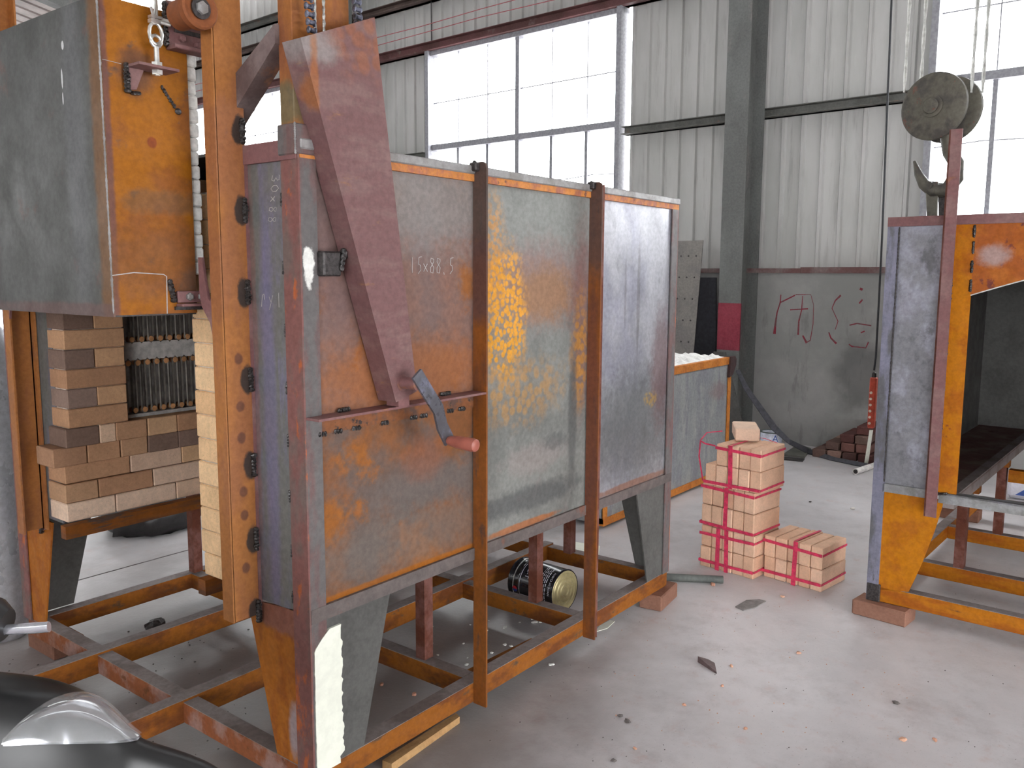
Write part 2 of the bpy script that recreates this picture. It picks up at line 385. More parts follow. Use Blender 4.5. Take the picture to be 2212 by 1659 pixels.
m_frame = plain('window_frame_paint', (150,150,156), .55, 0, .4, .08)
tg = NT('window_glass'); tr = tg.new('ShaderNodeBsdfTransparent'); gl = tg.new('ShaderNodeBsdfGlossy'); gl.inputs['Roughness'].default_value = .03
tr.inputs[0].default_value = (.97, .98, .98, 1); mx = tg.new('ShaderNodeMixShader'); mx.inputs[0].default_value = .05
tg.link(tr.outputs[0], mx.inputs[1]); tg.link(gl.outputs[0], mx.inputs[2]); tg.link(mx.outputs[0], tg.n['Material Output'].inputs[0]); m_glass = tg.m
def window(k, a, b):
    e = bpy.data.objects.new('window_%d' % (k+1), None); C.objects.link(e); e['kind'] = 'structure'
    e['label'] = ['wide steel-framed workshop window behind the leaning chain guard', 'steel-framed workshop window behind the crane hook',
                  'steel-framed workshop window seen past the door guide', 'steel-framed workshop window further along the back wall'][k]
    n = 6; st = (b-a)/n; zr0, zr1 = 2.785, 2.845
    g = G(); wbox(g, a, a+.05, -.17, -.02, ZW0, ZW1); wbox(g, b-.05, b, -.17, -.02, ZW0, ZW1); wbox(g, a, b, -.17, -.02, ZW0, ZW0+.04); wbox(g, a, b, -.17, -.06, ZW1-.05, ZW1)
    part('window_frame', g, m_frame, e)
    part('window_rail', wbox(G(), a+.05, b-.05, -.15, -.07, zr0, zr1), m_frame, e)
    part('mullion', wbox(G(), (a+b)/2-.025, (a+b)/2+.025, -.15, -.08, ZW0+.04, ZW1-.05), m_frame, e)
    for i in range(1, n):
        s = a+i*st
        if i != 3:
            part('glazing_bar', wbox(G(), s-.016, s+.016, -.14, -.1, ZW0+.04, zr0), m_frame, e)
            part('glazing_bar', wbox(G(), s-.004, s+.004, -.13, -.11, zr1, ZW1-.05), m_frame, e)
    for z in (2.36,): part('guard_wire', G().tube([wp(a+.05+i*(b-a-.1)/8, -.12, z+.012*math.sin(i*2.1)) for i in range(9)], .005, 5), m_frame, e)
    part('glazing_bar', wbox(G(), a+.05, b-.05, -.125, -.112, 3.3, 3.308), m_frame, e)
    for i in range(n):
        for z0, z1 in ((ZW0+.04, zr0), (zr1, ZW1-.05)):
            part('pane', wbox(G(), a+i*st+(.05 if i == 0 else .002), a+(i+1)*st-(.05 if i == n-1 else .002), -.122, -.118, z0, z1), m_glass, e)
for k, (a, b) in enumerate(WIN): window(k, a, b)

tag(part('cable_drop', G().tube([wp(4.66,-.10,3.96), wp(4.66,-.10,4.40), wp(4.665,-.10,EAVE)], .006, 6), plain('dark_cable', (72,72,74), .6)), 'thin dark cable dropping to the corner of the wide window', 'cable')
# H-section columns between the windows, red band at the foot
m_col = steel('column_paint', (116,118,116), (104,105,103), (128,124,122), scale=(2,2,1), rough=.6, gain=1.)
def column(s, label, band):
    g = G(); wbox(g, s-.10, s+.10, .30, .312, 0, EAVE); wbox(g, s-.10, s+.10, .0, .012, 0, EAVE); wbox(g, s-.006, s+.006, .012, .30, 0, EAVE)
    o = struct('steel_column', g, m_col, label)
    if band: part('painted_band', wbox(G(), s-.1005, s+.1005, .299, .3135, .78, 1.17), steel('faded_red_band', (150,70,82), (138,62,74), scale=(8,8,8), rough=.7, gain=1.), o, 'faded red band painted on the column foot')
for s, band, lab in ((.76, True, 'grey H-section steel column with a red painted band'), (6.0, False, 'grey H-section steel column beyond the wide window'),
                     (11.2, False, 'grey H-section steel column far along the wall'), (-4.48, False, 'grey H-section steel column past the crane hook')):
    column(s, lab, band)
# the hall's other walls, unseen; their openings are placed and sized for light
m_clad2 = plain('plain_cladding', (176,176,172), .6, 0, .4, .04, 2)
struct('wall_front', G().box(-6.7,-6.5,DOORY,17.5,0,FRONT0).box(-6.7,-6.5,DOORY,17.5,FRONT1,EAVE+2.3).box(-6.7,-6.5,-6.4,DOORY,2.7,EAVE+2.3), m_clad2, 'pale clad wall behind the camera with a band and doorway opened to shape the light')
struct('wall_right', G().box(-6.5,-1.0,-6.4,-6.2,0,2.2).box(2.6,6.0,-6.4,-6.2,0,2.2).box(-6.5,6.0,-6.4,-6.2,2.2,EAVE+2.3), m_clad2, 'unseen pale clad gable over an opening sized for the light')
struct('wall_left', G().box(-6.5,6.0,17.3,17.5,0,2.6).box(-6.5,6.0,17.3,17.5,2.9,EAVE+2.3), m_clad2, 'pale clad end wall of the hall with an open band narrowed to dim the light')
# roof rising towards the middle of the hall
g = G(); n = 70; y0, y1 = -6.4, 17.5; gs = []
for i in range(n):
    if i % 14 in (6, 7) and i < 50:                      # unseen translucent strips added to light the floor, one pair per bay
        gs.append((y0+(y1-y0)*i/n, y0+(y1-y0)*(i+1)/n)); continue
    a, b = y0+(y1-y0)*i/n, y0+(y1-y0)*(i+.75)/n; c2 = y0+(y1-y0)*(i+1)/n
    for (p0, p1, h, h2) in ((a, b, 0, 0), (b, b+.001, 0, .04), (b+.001, c2-.001, .04, .04), (c2-.001, c2, .04, 0)):
        g.add([(6.0,p0,EAVE+h),(6.0,p1,EAVE+h2),(-6.5,p1,EAVE+2.2+h2),(-6.5,p0,EAVE+2.2+h)], [(0,1,2,3)])
struct('ceiling', g, plain('roof_sheet_paint', (186,176,172), .7, 0, .3, .08, 3), 'pale ribbed steel roof sheeting')
tl_ = NT('added_roof_light_sheet'); trl = tl_.new('ShaderNodeBsdfTranslucent'); trl.inputs[0].default_value = (.30,.31,.31,1); trt = tl_.new('ShaderNodeBsdfTransparent'); trt.inputs[0].default_value = (.25,.255,.255,1)
mxl = tl_.new('ShaderNodeMixShader'); mxl.inputs[0].default_value = .5; tl_.link(trl.outputs[0], mxl.inputs[1]); tl_.link(trt.outputs[0], mxl.inputs[2]); tl_.link(mxl.outputs[0], tl_.n['Material Output'].inputs[0])
for k, (a, b) in enumerate(gs): struct('added_roof_light', G().add([(6.0,a,EAVE),(6.0,b,EAVE),(-6.5,b,EAVE+2.2),(-6.5,a,EAVE+2.2)], [(0,1,2,3)]), tl_.m, 'unseen translucent roof strip added to light the floor')
for k, y in enumerate((1.3, 6.5, 11.7, -4.0)):
    g = G().hull([(5.7,y-.1,EAVE-.45),(5.7,y+.1,EAVE-.45),(-6.5,y+.1,EAVE+1.75),(-6.5,y-.1,EAVE+1.75),(5.7,y-.1,EAVE-.1),(5.7,y+.1,EAVE-.1),(-6.5,y+.1,EAVE+2.1),(-6.5,y-.1,EAVE+2.1)])
    struct('roof_rafter', g, m_col, 'steel roof rafter rising from the back wall')

# ------------------------------------------------------------------ furnace with the raised door
L, W, H, ZB, ZR0, ZR1 = 1.918, 1.64, 1.70, .535, .065, .128
A = thing('industrial_furnace', 'rusty steel car-bottom furnace with brick-lined mouth and hand crank', 'furnace')
# base frame
m_front_rail = steel('scuffed_front_rail', (150,92,62), (168,132,122), (120,74,48), scale=(9,9,9), rough=.7)
def railbox(name, x0, x1, y0, y1, z0=ZR0, z1=ZR1, mat=None, parent=A):
    o = part(name, B(x0,x1,y0,y1,z0,z1), mat or m_rail, parent, bev=.002)
    part('dust_layer', B(x0+.001,x1-.001,y0+.001,y1-.001,z1-.0005,z1+.0012), m_dust, o)
    return o
railbox('base_rail', 0, L, 0, .05); railbox('base_rail', .05, L-.05, W-.07, W-.02)
railbox('front_rail', 0, .05, .05, W-.02, mat=m_front_rail); railbox('base_rail', L-.05, L, .05, W-.02)
for x in (.632, 1.262): railbox('cross_rail', x, x+.05, .05, W-.07)
for y in (.595, 1.105): railbox('car_track', -.95, L+.0, y, y+.05, ZR0, ZR1+.008)
part('flat_bar', G().hull([(.68,.10,.07),(1.10,.075,.07),(1.10,.125,.07),(.68,.15,.07),(.68,.10,.076),(1.10,.075,.076),(1.10,.125,.076),(.68,.15,.076)]), m_rail, A)
# legs: two gusset plates each
m_leg_f = steel('orange_rust_leg_plate', (186,116,56), (168,100,52), (84,72,72), camt=(.66,.70), scale=(14,14,9), rough=.68,
                patches=[((150,104,96), (0,.06,.52), (.2,.2,.05), .8, .4, .8, 0), ((176,168,176), (0,.075,.22), (.05,.022,.07), .8, .7, .8, 0)])
m_leg_s = steel('dull_grey_leg_plate', (106,105,103), (96,95,93), (120,104,96), camt=(.7,.8), scale=(5,5,5), rough=.7, spec=.3)
def leg(x, sx, y, sy, parent=A, mf=None, msd=None):
    part('leg_plate', G().prism([(y, ZR1), (y+sy*.15, ZR1), (y+sy*.258, .53), (y, .555)], 0, x, x+sx*.006), mf or m_leg_f, parent)
    part('leg_plate', G().prism([(x, ZR1), (x+sx*.17, ZR1), (x+sx*.275, .53), (x, .53)], 1, y, y+sy*.006), msd or m_leg_s, parent)
leg(.002, 1, .002, 1); leg(L-.002, -1, .002, 1, mf=m_leg_s); leg(.002, 1, W-.002, -1); leg(L-.002, -1, W-.002, -1, mf=m_leg_s)
pts = []; n = 40
for i in range(n+1):
    z = .125+.375*i/n; pts.append((.093+random.uniform(-.004,.004)-(.012 if i < 3 else 0), z))
for i in range(n+1):
    z = .5-.375*i/n; x = .004+(.05*max(0, (z-.455)/.045)**1.2) + random.uniform(0,.002); pts.append((x, z-.01*max(0,(z-.45))))
part('paint_stripe', G().prism(pts, 1, -.0075, .0005), m_white, A, 'broad stripe of cream-white paint on the leg')
# corner posts
m_corner = steel('corner_angle_steel', (128,88,84), (112,96,92), (176,100,66), camt=(.56,.62), scale=(10,10,4), rough=.6, gain=.95)
m_corner2 = steel('corner_angle_grey', (116,112,112), (126,100,98), (150,150,160), camt=(.68,.74), scale=(16,16,5), rough=.5, patches=[((255,255,250), (.020,-.006,1.41), (.016,.05,.045), 1.5, .3, 1, 0)])
def corner(x, sx, y, sy, z0=ZR1, z1=H-.002):
    part('corner_post', B(min(x-sx*.005,x), max(x-sx*.005,x), min(y-sy*.005,y+sy*.058), max(y-sy*.005,y+sy*.058), z0, z1), m_corner, A)
    part('corner_post', B(min(x,x+sx*.048), max(x,x+sx*.048), min(y-sy*.005,y), max(y-sy*.005,y), z0, z1), m_corner2, A)
corner(0, 1, 0, 1); corner(L, -1, 0, 1); corner(0, 1, W, -1); corner(L, -1, W, -1)
# side plates
m_p1a = steel('side_plate_upper', (134,104,94), (120,100,96), (152,100,62), amt=(.44,.58), camt=(.54,.64), scale=(3,3,3), rough=.55, metal=.15, patches=[
    ((138,134,132), (.42,0,1.62), (.38,1,.16), 1.3, .9, .8, 0), ((112,90,88), (.15,0,1.5), (.13,1,.25), .9, .7, .7, 0), ((160,98,50), (.35,0,1.12), (.36,1,.10), 1.2, 1., .6, 0), ((120,100,110), (.35,0,1.27), (.012,1,.02), .4, .3, .8, 0)], gain=.95)
m_p1b = steel('side_plate_lower', (146,98,66), (118,100,92), (166,106,56), amt=(.44,.58), camt=(.54,.64), scale=(3.2,3.2,3.2), rough=.55, metal=.15, patches=[
    ((118,112,110), (.45,0,.80), (.22,1,.06), 1.6, 1.1, .6, 0), ((124,118,114), (.38,0,.66), (.4,1,.08), 1.5, 1., .55, 0), ((176,108,44), (.30,0,.565), (.6,1,.014), .6, .5, .8, 0), ((166,98,64), (.42,0,.88), (.08,1,.06), 1.4, 1.2, .4, 0)])
m_p2 = steel('side_plate_middle', (136,137,134), (122,123,120), (140,124,124), camt=(.55,.72), scale=(3,3,3), rough=.46, metal=.3, patches=[
    ((146,122,118), (.98,0,1.36), (.28,1,.13), 1.5, 1., .75, 0), ((162,118,74), (1.0,0,1.33), (.16,1,.09), 1.6, 1., .55, 0),
    ((128,96,92), (1.22,0,1.25), (.06,1,.3), 1.2, .9, .7, 0), ((226,164,74), (.78,0,1.27), (.115,1,.20), 1.0, .5, .95, 62), ((214,150,66), (.72,0,1.44), (.06,1,.16), 1.6, 1., .6, 60),
    ((196,140,66), (1.21,0,1.12), (.05,1,.18), 1.6, 1., .7, 40), ((200,146,70), (.85,0,1.02), (.22,1,.10), 1.7, 1., .5, 38), ((92,93,92), (1.17,0,.90), (.025,1,.24), 1.0, .7, .7, 0),
    ((152,142,140), (.95,0,.79), (.16,1,.05), 1.6, .8, .6, 0), ((92,94,94), (.92,0,.66), (.30,1,.04), 1.6, .8, .75, 0), ((88,90,90), (1.06,0,.83), (.07,1,.03), 2.4, .7, .5, 0), ((176,104,50), (.88,0,.575), (.2,1,.012), .8, .5, .7, 0)], gain=1.)
m_p3 = steel('side_plate_bare_blue', (172,172,178), (158,158,170), (136,136,140), camt=(.58,.72), scale=(3,3,2), rough=.40, metal=.45, spec=.6, bump=.06, patches=[
    ((104,105,106), (1.62,0,.80), (.36,1,.22), 1.4, 1., .75, 0), ((126,92,92), (1.82,0,1.02), (.08,1,.22), 1.6, 1., .6, 0), ((112,110,108), (1.62,0,1.30), (.012,1,.22), .8, .6, .5, 0),
    ((116,112,112), (1.52,0,1.33), (.008,1,.12), .8, .6, .4, 0), ((158,100,62), (1.62,0,.575), (.3,1,.015), .8, .5, .6, 0), ((200,160,80), (1.74,0,.90), (.05,1,.03), 2., .5, .6, 60)], gain=1.)
part('side_plate', B(.0,.64,.004,.010,1.02,H-.01), m_p1a, A); part('side_plate', B(.0,.64,.004,.010,ZB,1.02), m_p1b, A)
part('side_plate', B(.64,1.265,.004,.010,ZB,H-.01), m_p2, A); part('side_plate', B(1.265,L,.004,.010,ZB,H-.01), m_p3, A)
part('side_plate', B(0,L,W-.010,W-.004,ZB,H-.01), m_leg_s, A); part('back_plate', B(L-.010,L-.004,0,W,ZB,H-.01), m_leg_s, A); part('roof_plate', B(0,L,0,W,H-.012,H-.004), m_leg_s, A)
g = chalk(G(), '15x88.5', (.365,.0035,1.395), (1,0,0), (0,0,1), .042, (0,-1,0), .0017, .62)
part('chalk_writing', g, m_chalk, A, 'chalk figures 15x88.5 on the side plate')['kind'] = 'stuff'
# top and bottom angles, ribs, shelf
m_topg = steel('top_angle_grey', (150,148,148), (130,126,124), (140,104,90), camt=(.68,.74), scale=(9,9,9), rough=.5, metal=.2, gain=1.)
m_topo = steel('top_lip_orange', (204,138,84), (168,110,92), (128,88,78), camt=(.62,.68), scale=(14,14,14), rough=.65, gain=.9)
m_bota = steel('bottom_angle', (120,110,108), (106,98,96), (134,98,86), camt=(.58,.68), scale=(7,7,7), rough=.6)
for a, b in ((.0,.626),(.634,1.253),(1.261,L+.004)):
    part('top_angle', B(a,b,-.012,.004,1.678,H+.002), m_topg, A, bev=.003); part('top_lip', B(a,b,-.006,.004,1.658,1.680), m_topo, A)
    part('bottom_angle', B(a,b,-.006,.004,.527,.564), m_bota, A)
m_rib = steel('rib_flat_bar', (150,92,48), (120,76,52), (104,74,62), camt=(.58,.66), scale=(12,12,3), rough=.65, patches=[((92,80,76), (.63,-.02,1.62), (.1,.2,.16), .6, .5, .9, 0), ((96,72,70), (.63,-.02,1.38), (.1,.2,.12), .8, .6, .8, 0), ((92,74,70), (1.257,-.02,1.6), (.1,.2,.2), .8, .6, .8, 0), ((110,70,62), (1.257,-.02,.8), (.06,.03,.5), .8, .5, .7, 0)])
for x, top in ((.627, 1.712), (1.254, 1.71)):
    poly = [(0,.062),(-.050,.062),(-.050,top-.02),(-.046,top-.006),(-.036,top),(0,top)]
    r = part('rib', G().prism(poly, 0, x, x+.007), m_rib, A)
    part('weld_bead', G().weld((x, -.006, top-.03), (x, -.006, top+.004), .006, 4), m_weld, r); part('rib_lug', B(x-.02, x+.0, -.028, 0, 1.685, 1.71), m_dark, r, bev=.004)
part('rib_flange', B(1.261,1.272,-.050,-.044,.07,1.70), m_post, A)
m_shelf = m_purple
part('shelf_angle', B(.0,.626,-.052,.004,1.042,1.048), m_shelf, A); part('shelf_angle', B(.02,.626,-.002,.006,1.0,1.043), steel('shelf_leg', (146,96,66), (108,84,76), (70,60,58), camt=(.58,.64), scale=(20,20,20), rough=.65), A)
for x in (.05,.10,.16,.26,.37,.41,.52,.57): part('weld_bead', G().weld((x-.014,-.004,1.001), (x+.014,-.004,1.0), .005, 3), m_weld, A)
for x in (.12,.50): part('weld_bead', G().weld((x-.02,-.004,1.052), (x+.02,-.004,1.052), .006, 4), m_weld, A)
# posts under the hearth ledges
for x, y in ((.645,.225),(1.272,.225),(1.845,.45),(.645,W-.075),(1.272,W-.075)):
    part('support_post', B(x,x+.04,y,y+.04,ZR1,ZB+.005), m_post, A)
for y in (.44, 1.21): part('hearth_channel', B(-.03,L-.02,y-.035 if y < 1 else y,y if y < 1 else y+.035,.512,.556), steel('hearth_channel_steel', (140,84,40), (104,70,52), (92,74,66), camt=(.55,.62), scale=(4,4,30), rough=.65), A)
for x in (.645, 1.272): part('ledge_bearer', B(x, x+.05, .22, .44, .49, .53), m_rail, A); part('ledge_bearer', B(x, x+.05, 1.21, W-.03, .49, .53), m_rail, A)
# front plates, head angle
m_blue = steel('blued_front_plate', (118,120,118), (120,120,130), (126,124,150), camt=(.50,.68), scale=(9,12,2.2), rough=.42, metal=.35, patches=[((136,104,96), (0,.19,1.2), (.1,.012,.5), 1.2, .8, .6, 0), ((126,124,156), (0,.135,1.0), (.1,.025,.55), .9, .8, .6, 0)], gain=1.)
for sgn in (1, -1):
    yy = (lambda v: v) if sgn == 1 else (lambda v: W-v)
    def fb(x0,x1,a,b,z0,z1): return B(x0,x1,min(yy(a),yy(b)),max(yy(a),yy(b)),z0,z1)
    part('front_plate', fb(.002,.008,.05,.345,ZB+.01,H-.02), m_blue, A); part('head_angle', fb(-.008,.004,.0,.30,1.655,1.701), m_purple, A)
    part('edge_strip', fb(-.006,.004,.196,.216,.50,1.66), m_purple, A)
    # door guide: channel with the flange towards the mouth
    m_guide = steel('rusty_door_guide', (178,120,74), (164,110,76), (136,98,82), camt=(.60,.72), scale=(8,8,3), rough=.6, gain=.84,
        patches=[((58,52,50), (-.016,.2,z), (.020,.02,.036), .9, .35, .95, 0) for z in (1.735,1.545,1.345,1.125,.905,.71,.515)] + [((104,70,60), (-.04,.2,z), (.012,.02,.014), .8, .5, .8, 0) for z in (1.18,1.06,.98,.84,.78,.64)])
    gd = part('door_guide', fb(-.08,.0,.200,.206,.505,2.75), m_guide, A, bev=.0015)
    part('guide_flange', fb(-.083,-.077,.200,.243,.505,2.75), m_guide, gd); part('guide_flange', fb(-.006,.0,.206,.243,.505,2.75), m_guide, gd)
    poly = [(yy(a), z) for a, z in ((.243,1.24),(.252,1.27),(.285,1.31),(.292,1.345),(.292,1.43),(.276,1.43),(.268,1.38),(.256,1.33),(.247,1.322),(.243,1.335))]
    part('roller_catch', G().prism(poly, 0, -.083, -.076), m_purple, gd)
    rr = random.Random(3)
    for z in (1.735,1.545,1.345,1.125,.905,.71,.515): part('weld_bead', G().weld((-.008,yy(.197),z-.03), (-.008,yy(.197),z+.03), .008, 7, rr), m_weld, gd)
    for z in (1.6,1.44,1.29,1.15,1.02,.88,.74,.62):
        part('weld_bead', G().weld((-.001,yy(.215),z-.02), (-.001,yy(.215),z+.02), .005, 4, rr), m_weld, A); part('weld_bead', G().weld((-.004,yy(.06),z-.05), (-.004,yy(.06),z-.02), .004, 4, rr), m_weld, A)
part('top_beam', B(-.08,.0,.0,W,2.75,2.83), m_guide, A); part('top_beam', B(.0,.17,.0,.05,2.75,2.83), m_guide, A)
g = chalk(G(), '30x88', (.0015,.10,1.625), (0,.18,-1), (0,-1,0), .030, (-1,0,0), .0016, .80)
part('chalk_writing', g, m_chalk, A, 'chalk figures on the blued front plate')['kind'] = 'stuff'
g = chalk(G(), 'ny1', (.0015,.16,1.31), (0,-1,0), (0,0,1), .035, (-1,0,0), .0014, .9)
part('chalk_writing', g, m_chalk, A, 'chalk scribble on the blued front plate')['kind'] = 'stuff'
# weathered burn spots of tack welds along the guide are welded geometry above; hoist post and brace
m_hoist = steel('hoist_post_steel', (172,112,66), (152,96,66), (128,88,76), camt=(.58,.68), scale=(12,12,3), rough=.55, patches=[((86,112,92), (0,.03,1.78), (.05,.05,.05), 1.2, .6, .6, 0)])
part('hoist_post', B(-.008,.165,.0,.05,H,2.75), m_hoist, A, bev=.002)
for x, r in ((.06,.003),(.085,.004)): part('weld_bead', G().weld((x,-.001,1.95), (x,-.001,2.3), r, 22), m_zinc, A)
part('post_foot', B(-.012,.08,-.008,.06,1.665,1.735), m_corner2, A, bev=.003)
part('weld_bead', G().weld((-.013,-.008,1.735),(-.013,-.008,1.665),.003,14), m_topg, A)
part('brace', G().hull([(-.02,.243,1.755),(.03,.243,1.755),(.03,.243,1.845),(-.02,.243,1.845),(-.02,.045,1.915),(.03,.045,1.915),(.03,.045,1.958),(-.02,.045,1.958)]), steel('brace_steel', (138,122,120), (110,92,90), (150,110,90), rough=.6), A)
# chain guard with chain and crank
BK = [(-.036,1.906),(.187,2.0),(.32,1.084),(.242,1.063)]
def gp(i, y): return (BK[i][0], y, BK[i][1])
cg = G(); T = .003
def slab(g, a, b, c2, d, n):
    n = Vector(n)*T; q = [Vector(v) for v in (a,b,c2,d)]; return g.hull([tuple(v) for v in q] + [tuple(v+n) for v in q])
slab(cg, gp(0,-.065), gp(3,-.065), gp(2,-.065), gp(1,-.065), (0,1,0)); slab(cg, gp(0,-.063), gp(0,0), gp(3,0), gp(3,-.063), (1,0,.3)); slab(cg, gp(1,-.063), gp(2,-.063), gp(2,0), gp(1,0), (-1,0,-.1)); slab(cg, gp(3,-.063), gp(3,0), gp(2,0), gp(2,-.063), (0,0,1))
m_guard = steel('chain_guard_steel', (126,92,92), (136,106,104), (152,112,84), camt=(.62,.74), scale=(6,6,20), rough=.6, spec=.35, patches=[((158,150,148), (.0,-.065,1.90), (.07,.1,.04), 1.4, .9, .8, 0), ((176,108,48), (.0,-.065,1.78), (.012,.05,.18), 1.4, .7, .6, 0), ((170,104,60), (.15,-.065,1.93), (.09,.1,.08), 1.6, 1., .45, 30)], gain=.78)
guard = part('chain_guard', cg, m_guard, A, 'long tapered red-brown sheet-steel chain guard')
part('guard_bracket', B(.045,.10,-.03,.006,1.385,1.445), m_dark, guard, bev=.004); part('weld_bead', G().weld((.095,-.034,1.40),(.105,-.034,1.45),.007,4).blob((.115,-.02,1.44),.014,.012,.014,8,5,.2), m_weld, guard)
def chain(g, a, b):
    a, b = Vector(a), Vector(b); n = int((b-a).length/.0165); d = (b-a)/n
    for i in range(n):
        p = a + d*(i+.5)
        g.cyl(p+Vector((-.009,0,0)), p+Vector((.009,0,0)), .0056, 8)
        for sx in (-.0095,.0095): g.blob(p+Vector((sx,0,0)), .0026, .0075, .0085, 8, 5)
    return g
part('drive_chain', chain(G(), (.022,-.035,1.93), (-.03,-.035,2.35)), m_chain, A); part('drive_chain', chain(G(), (.165,-.035,1.94), (.135,-.035,2.35)), m_chain, A)
g = G().cyl((.268,-.062,1.112), (.268,-.118,1.112), .016, 14); g.tube([(.268,-.06,1.112),(.268,-.066,1.112)], .022, 14)
crank = part('crank_shaft', g, m_purple, A, smooth=True)
g = G(); arm = [(.262,1.140),(.300,1.085),(.338,1.040),(.360,.990),(.392,.945)]; vs = []
for i, (x, z) in enumerate(arm):
    d = Vector((arm[min(i+1,4)][0]-arm[max(i-1,0)][0], 0, arm[min(i+1,4)][1]-arm[max(i-1,0)][1])).normalized(); q = Vector((-d.z,0,d.x)); y = -.116 - .006*math.sin(i*1.2)
    p = Vector((x, y, z)); vs += [p-q*.019, p+q*.019, p+q*.019+Vector((0,-.007,0)), p-q*.019+Vector((0,-.007,0))]
fs = [(0,1,2,3),(16,17,18,19)]
for i in range(4):
    for k in range(4): fs.append((4*i+k,4*i+(k+1)%4,4*i+4+(k+1)%4,4*i+4+k))
part('crank_arm', g.add(vs, fs), m_arm, crank)
part('crank_grip', G().lathe((.385,-.118,.948), (0,-1,-.02), [(0,.011),(.005,.013),(.03,.0165),(.085,.0185),(.095,.0165),(.098,.012)], 18), m_grip, crank, 'red-brown plastic crank grip', smooth=True)
part('shaft_block', B(.252,.292,-.064,-.02,1.05,1.098), m_purple, A)
# brick lining: left wall, jambs
fb_tan = brickmat('fire_brick_tan', [(178,122,74),(204,150,92),(168,112,66),(214,164,106),(150,96,60)])
fb_dark = brickmat('fire_brick_umber', [(136,108,92),(122,92,76),(146,116,100)])
fb_pale = brickmat('fire_brick_pale', [(220,178,140),(206,166,134),(226,190,158)])
fb_jamb = brickmat('fire_brick_jamb', [(228,178,112),(236,190,128),(222,168,100)])
bm_cache = {}
def fbrick(x0, x1, y0, y1, z0, z1, mat, parent=A, name='brick'):
    k = (round(x1-x0,3), round(y1-y0,3), round(z1-z0,3), mat.name)
    if k not in bm_cache:
        me = brick_mesh('brick', *k[:3]); me.materials.append(mat); bm_cache[k] = me
    o = link(name, bm_cache[k], None, parent); o.location = (x0+random.uniform(-.002,.002), y0+random.uniform(-.0015,.0015), z0); return o
CH = .065
def course(z, x0, x1, y, lens, mats, depth=.12):
    x = x0; i = 0
    while x < x1-.01:
        l = min(lens[i % len(lens)], x1-x); fbrick(x, x+l-.003, y, y+depth, z+.001, z+CH-.001, mats[i % len(mats)]); x += l; i += 1
course(.556, -.005, 1.75, 1.250, [.17,.23,.10,.23], [fb_pale, fb_pale, fb_pale, fb_pale]); course(.621, -.005, 1.75, 1.250, [.115,.20,.23], [fb_tan, fb_tan, fb_pale])
course(.686, .0, 1.75, 1.256, [.23,.20,.115], [fb_tan, fb_pale, fb_tan]); course(.751, -.045, 1.75, 1.232, [.115,.115,.10,.12,.115], [fb_tan, fb_tan, fb_tan, fb_dark, fb_dark])
course(.816, -.012, 1.75, 1.212, [.115,.058,.115,.115,.23], [fb_dark, fb_pale, fb_tan, fb_tan, fb_tan])
for i in range(11):
    z = .881 + i*CH
    if i % 2 == 0: fbrick(0, .205, 1.21, 1.325, z+.001, z+CH-.001, fb_tan)
    else:
        fbrick(0, .10, 1.21, 1.325, z+.001, z+CH-.001, fb_dark); fbrick(.103, .205, 1.21, 1.325, z+.001, z+CH-.001, fb_tan)
for i in range(16):                                  # right jamb
    z = .556 + i*CH; yo = .452 if i == 0 else (.460 if i < 4 else .463)
    fbrick(.0 if i else .0, .205, .35, yo, z+.001, z+CH-.001, fb_jamb)
for z, l in ((1.53, 0),): fbrick(0, .205, .46, 1.21, 1.56, 1.64, fb_tan)
part('mortar_backing', B(.004,.2,1.222,1.35,.83,1.6), plain('mortar', (190,178,166), .95, 0, .1), A); part('mortar_backing', B(.004,.2,.345,.45,.56,1.6), plain('mortar', (190,178,166), .95, 0, .1), A)
# chamber lining and heating elements
m_lin = plain('grey_fibre_lining', (150,146,142), .95, 0, .1, .15, 25, .4)
part('fibre_lining', B(.205,1.78,1.295,1.35,.881,1.62), m_lin, A); part('fibre_lining', B(.205,1.78,.33,.39,.56,1.62), m_lin, A); part('fibre_lining', B(1.76,1.80,.35,1.35,.556,1.62), m_lin, A); part('fibre_lining', B(.2,1.8,.35,1.35,1.60,1.66), m_lin, A)
part('lining_band', B(.206,1.78,1.270,1.30,1.085,1.148), plain('fibre_band', (176,172,168), .95, 0, .1, .1), A); part('lining_band', B(.206,1.78,1.262,1.30,.881,.893), plain('fibre_band', (176,172,168), .95, 0, .1, .1), A)
m_peg = plain('ceramic_peg', (176,128,88), .7, 0, .3, .12); m_el = plain('resistance_wire', (104,98,92), .5, .5, .4, .15)
pegm = G().lathe((0,0,0), (0,-1,0), [(0,.0105),(.028,.0105),(.032,.009)], 12).mesh('ceramic_peg'); pegm.materials.append(m_peg)
for p_ in pegm.polygons: p_.use_smooth = len(p_.vertices) == 4
for z0, z1 in ((.905, 1.075), (1.158, 1.34), (1.42, 1.58)):
    path = []
    for i in range(20):
        x = .245+i*.036
        for zz, xo in ((z1, 0), (z0, .018)):
            o = link('ceramic_peg', pegm, None, A); o.location = (x+xo, 1.298, zz)
        path += [(x-.008,1.272,z0), (x-.009,1.272,z1+.004), (x,1.272,z1+.013), (x+.009,1.272,z1+.004), (x+.010,1.272,z0-.004), (x+.018,1.272,z0-.013), (x+.026,1.272,z0-.004)]
    part('heating_element', G().tube(path, .0042, 5), m_el, A)

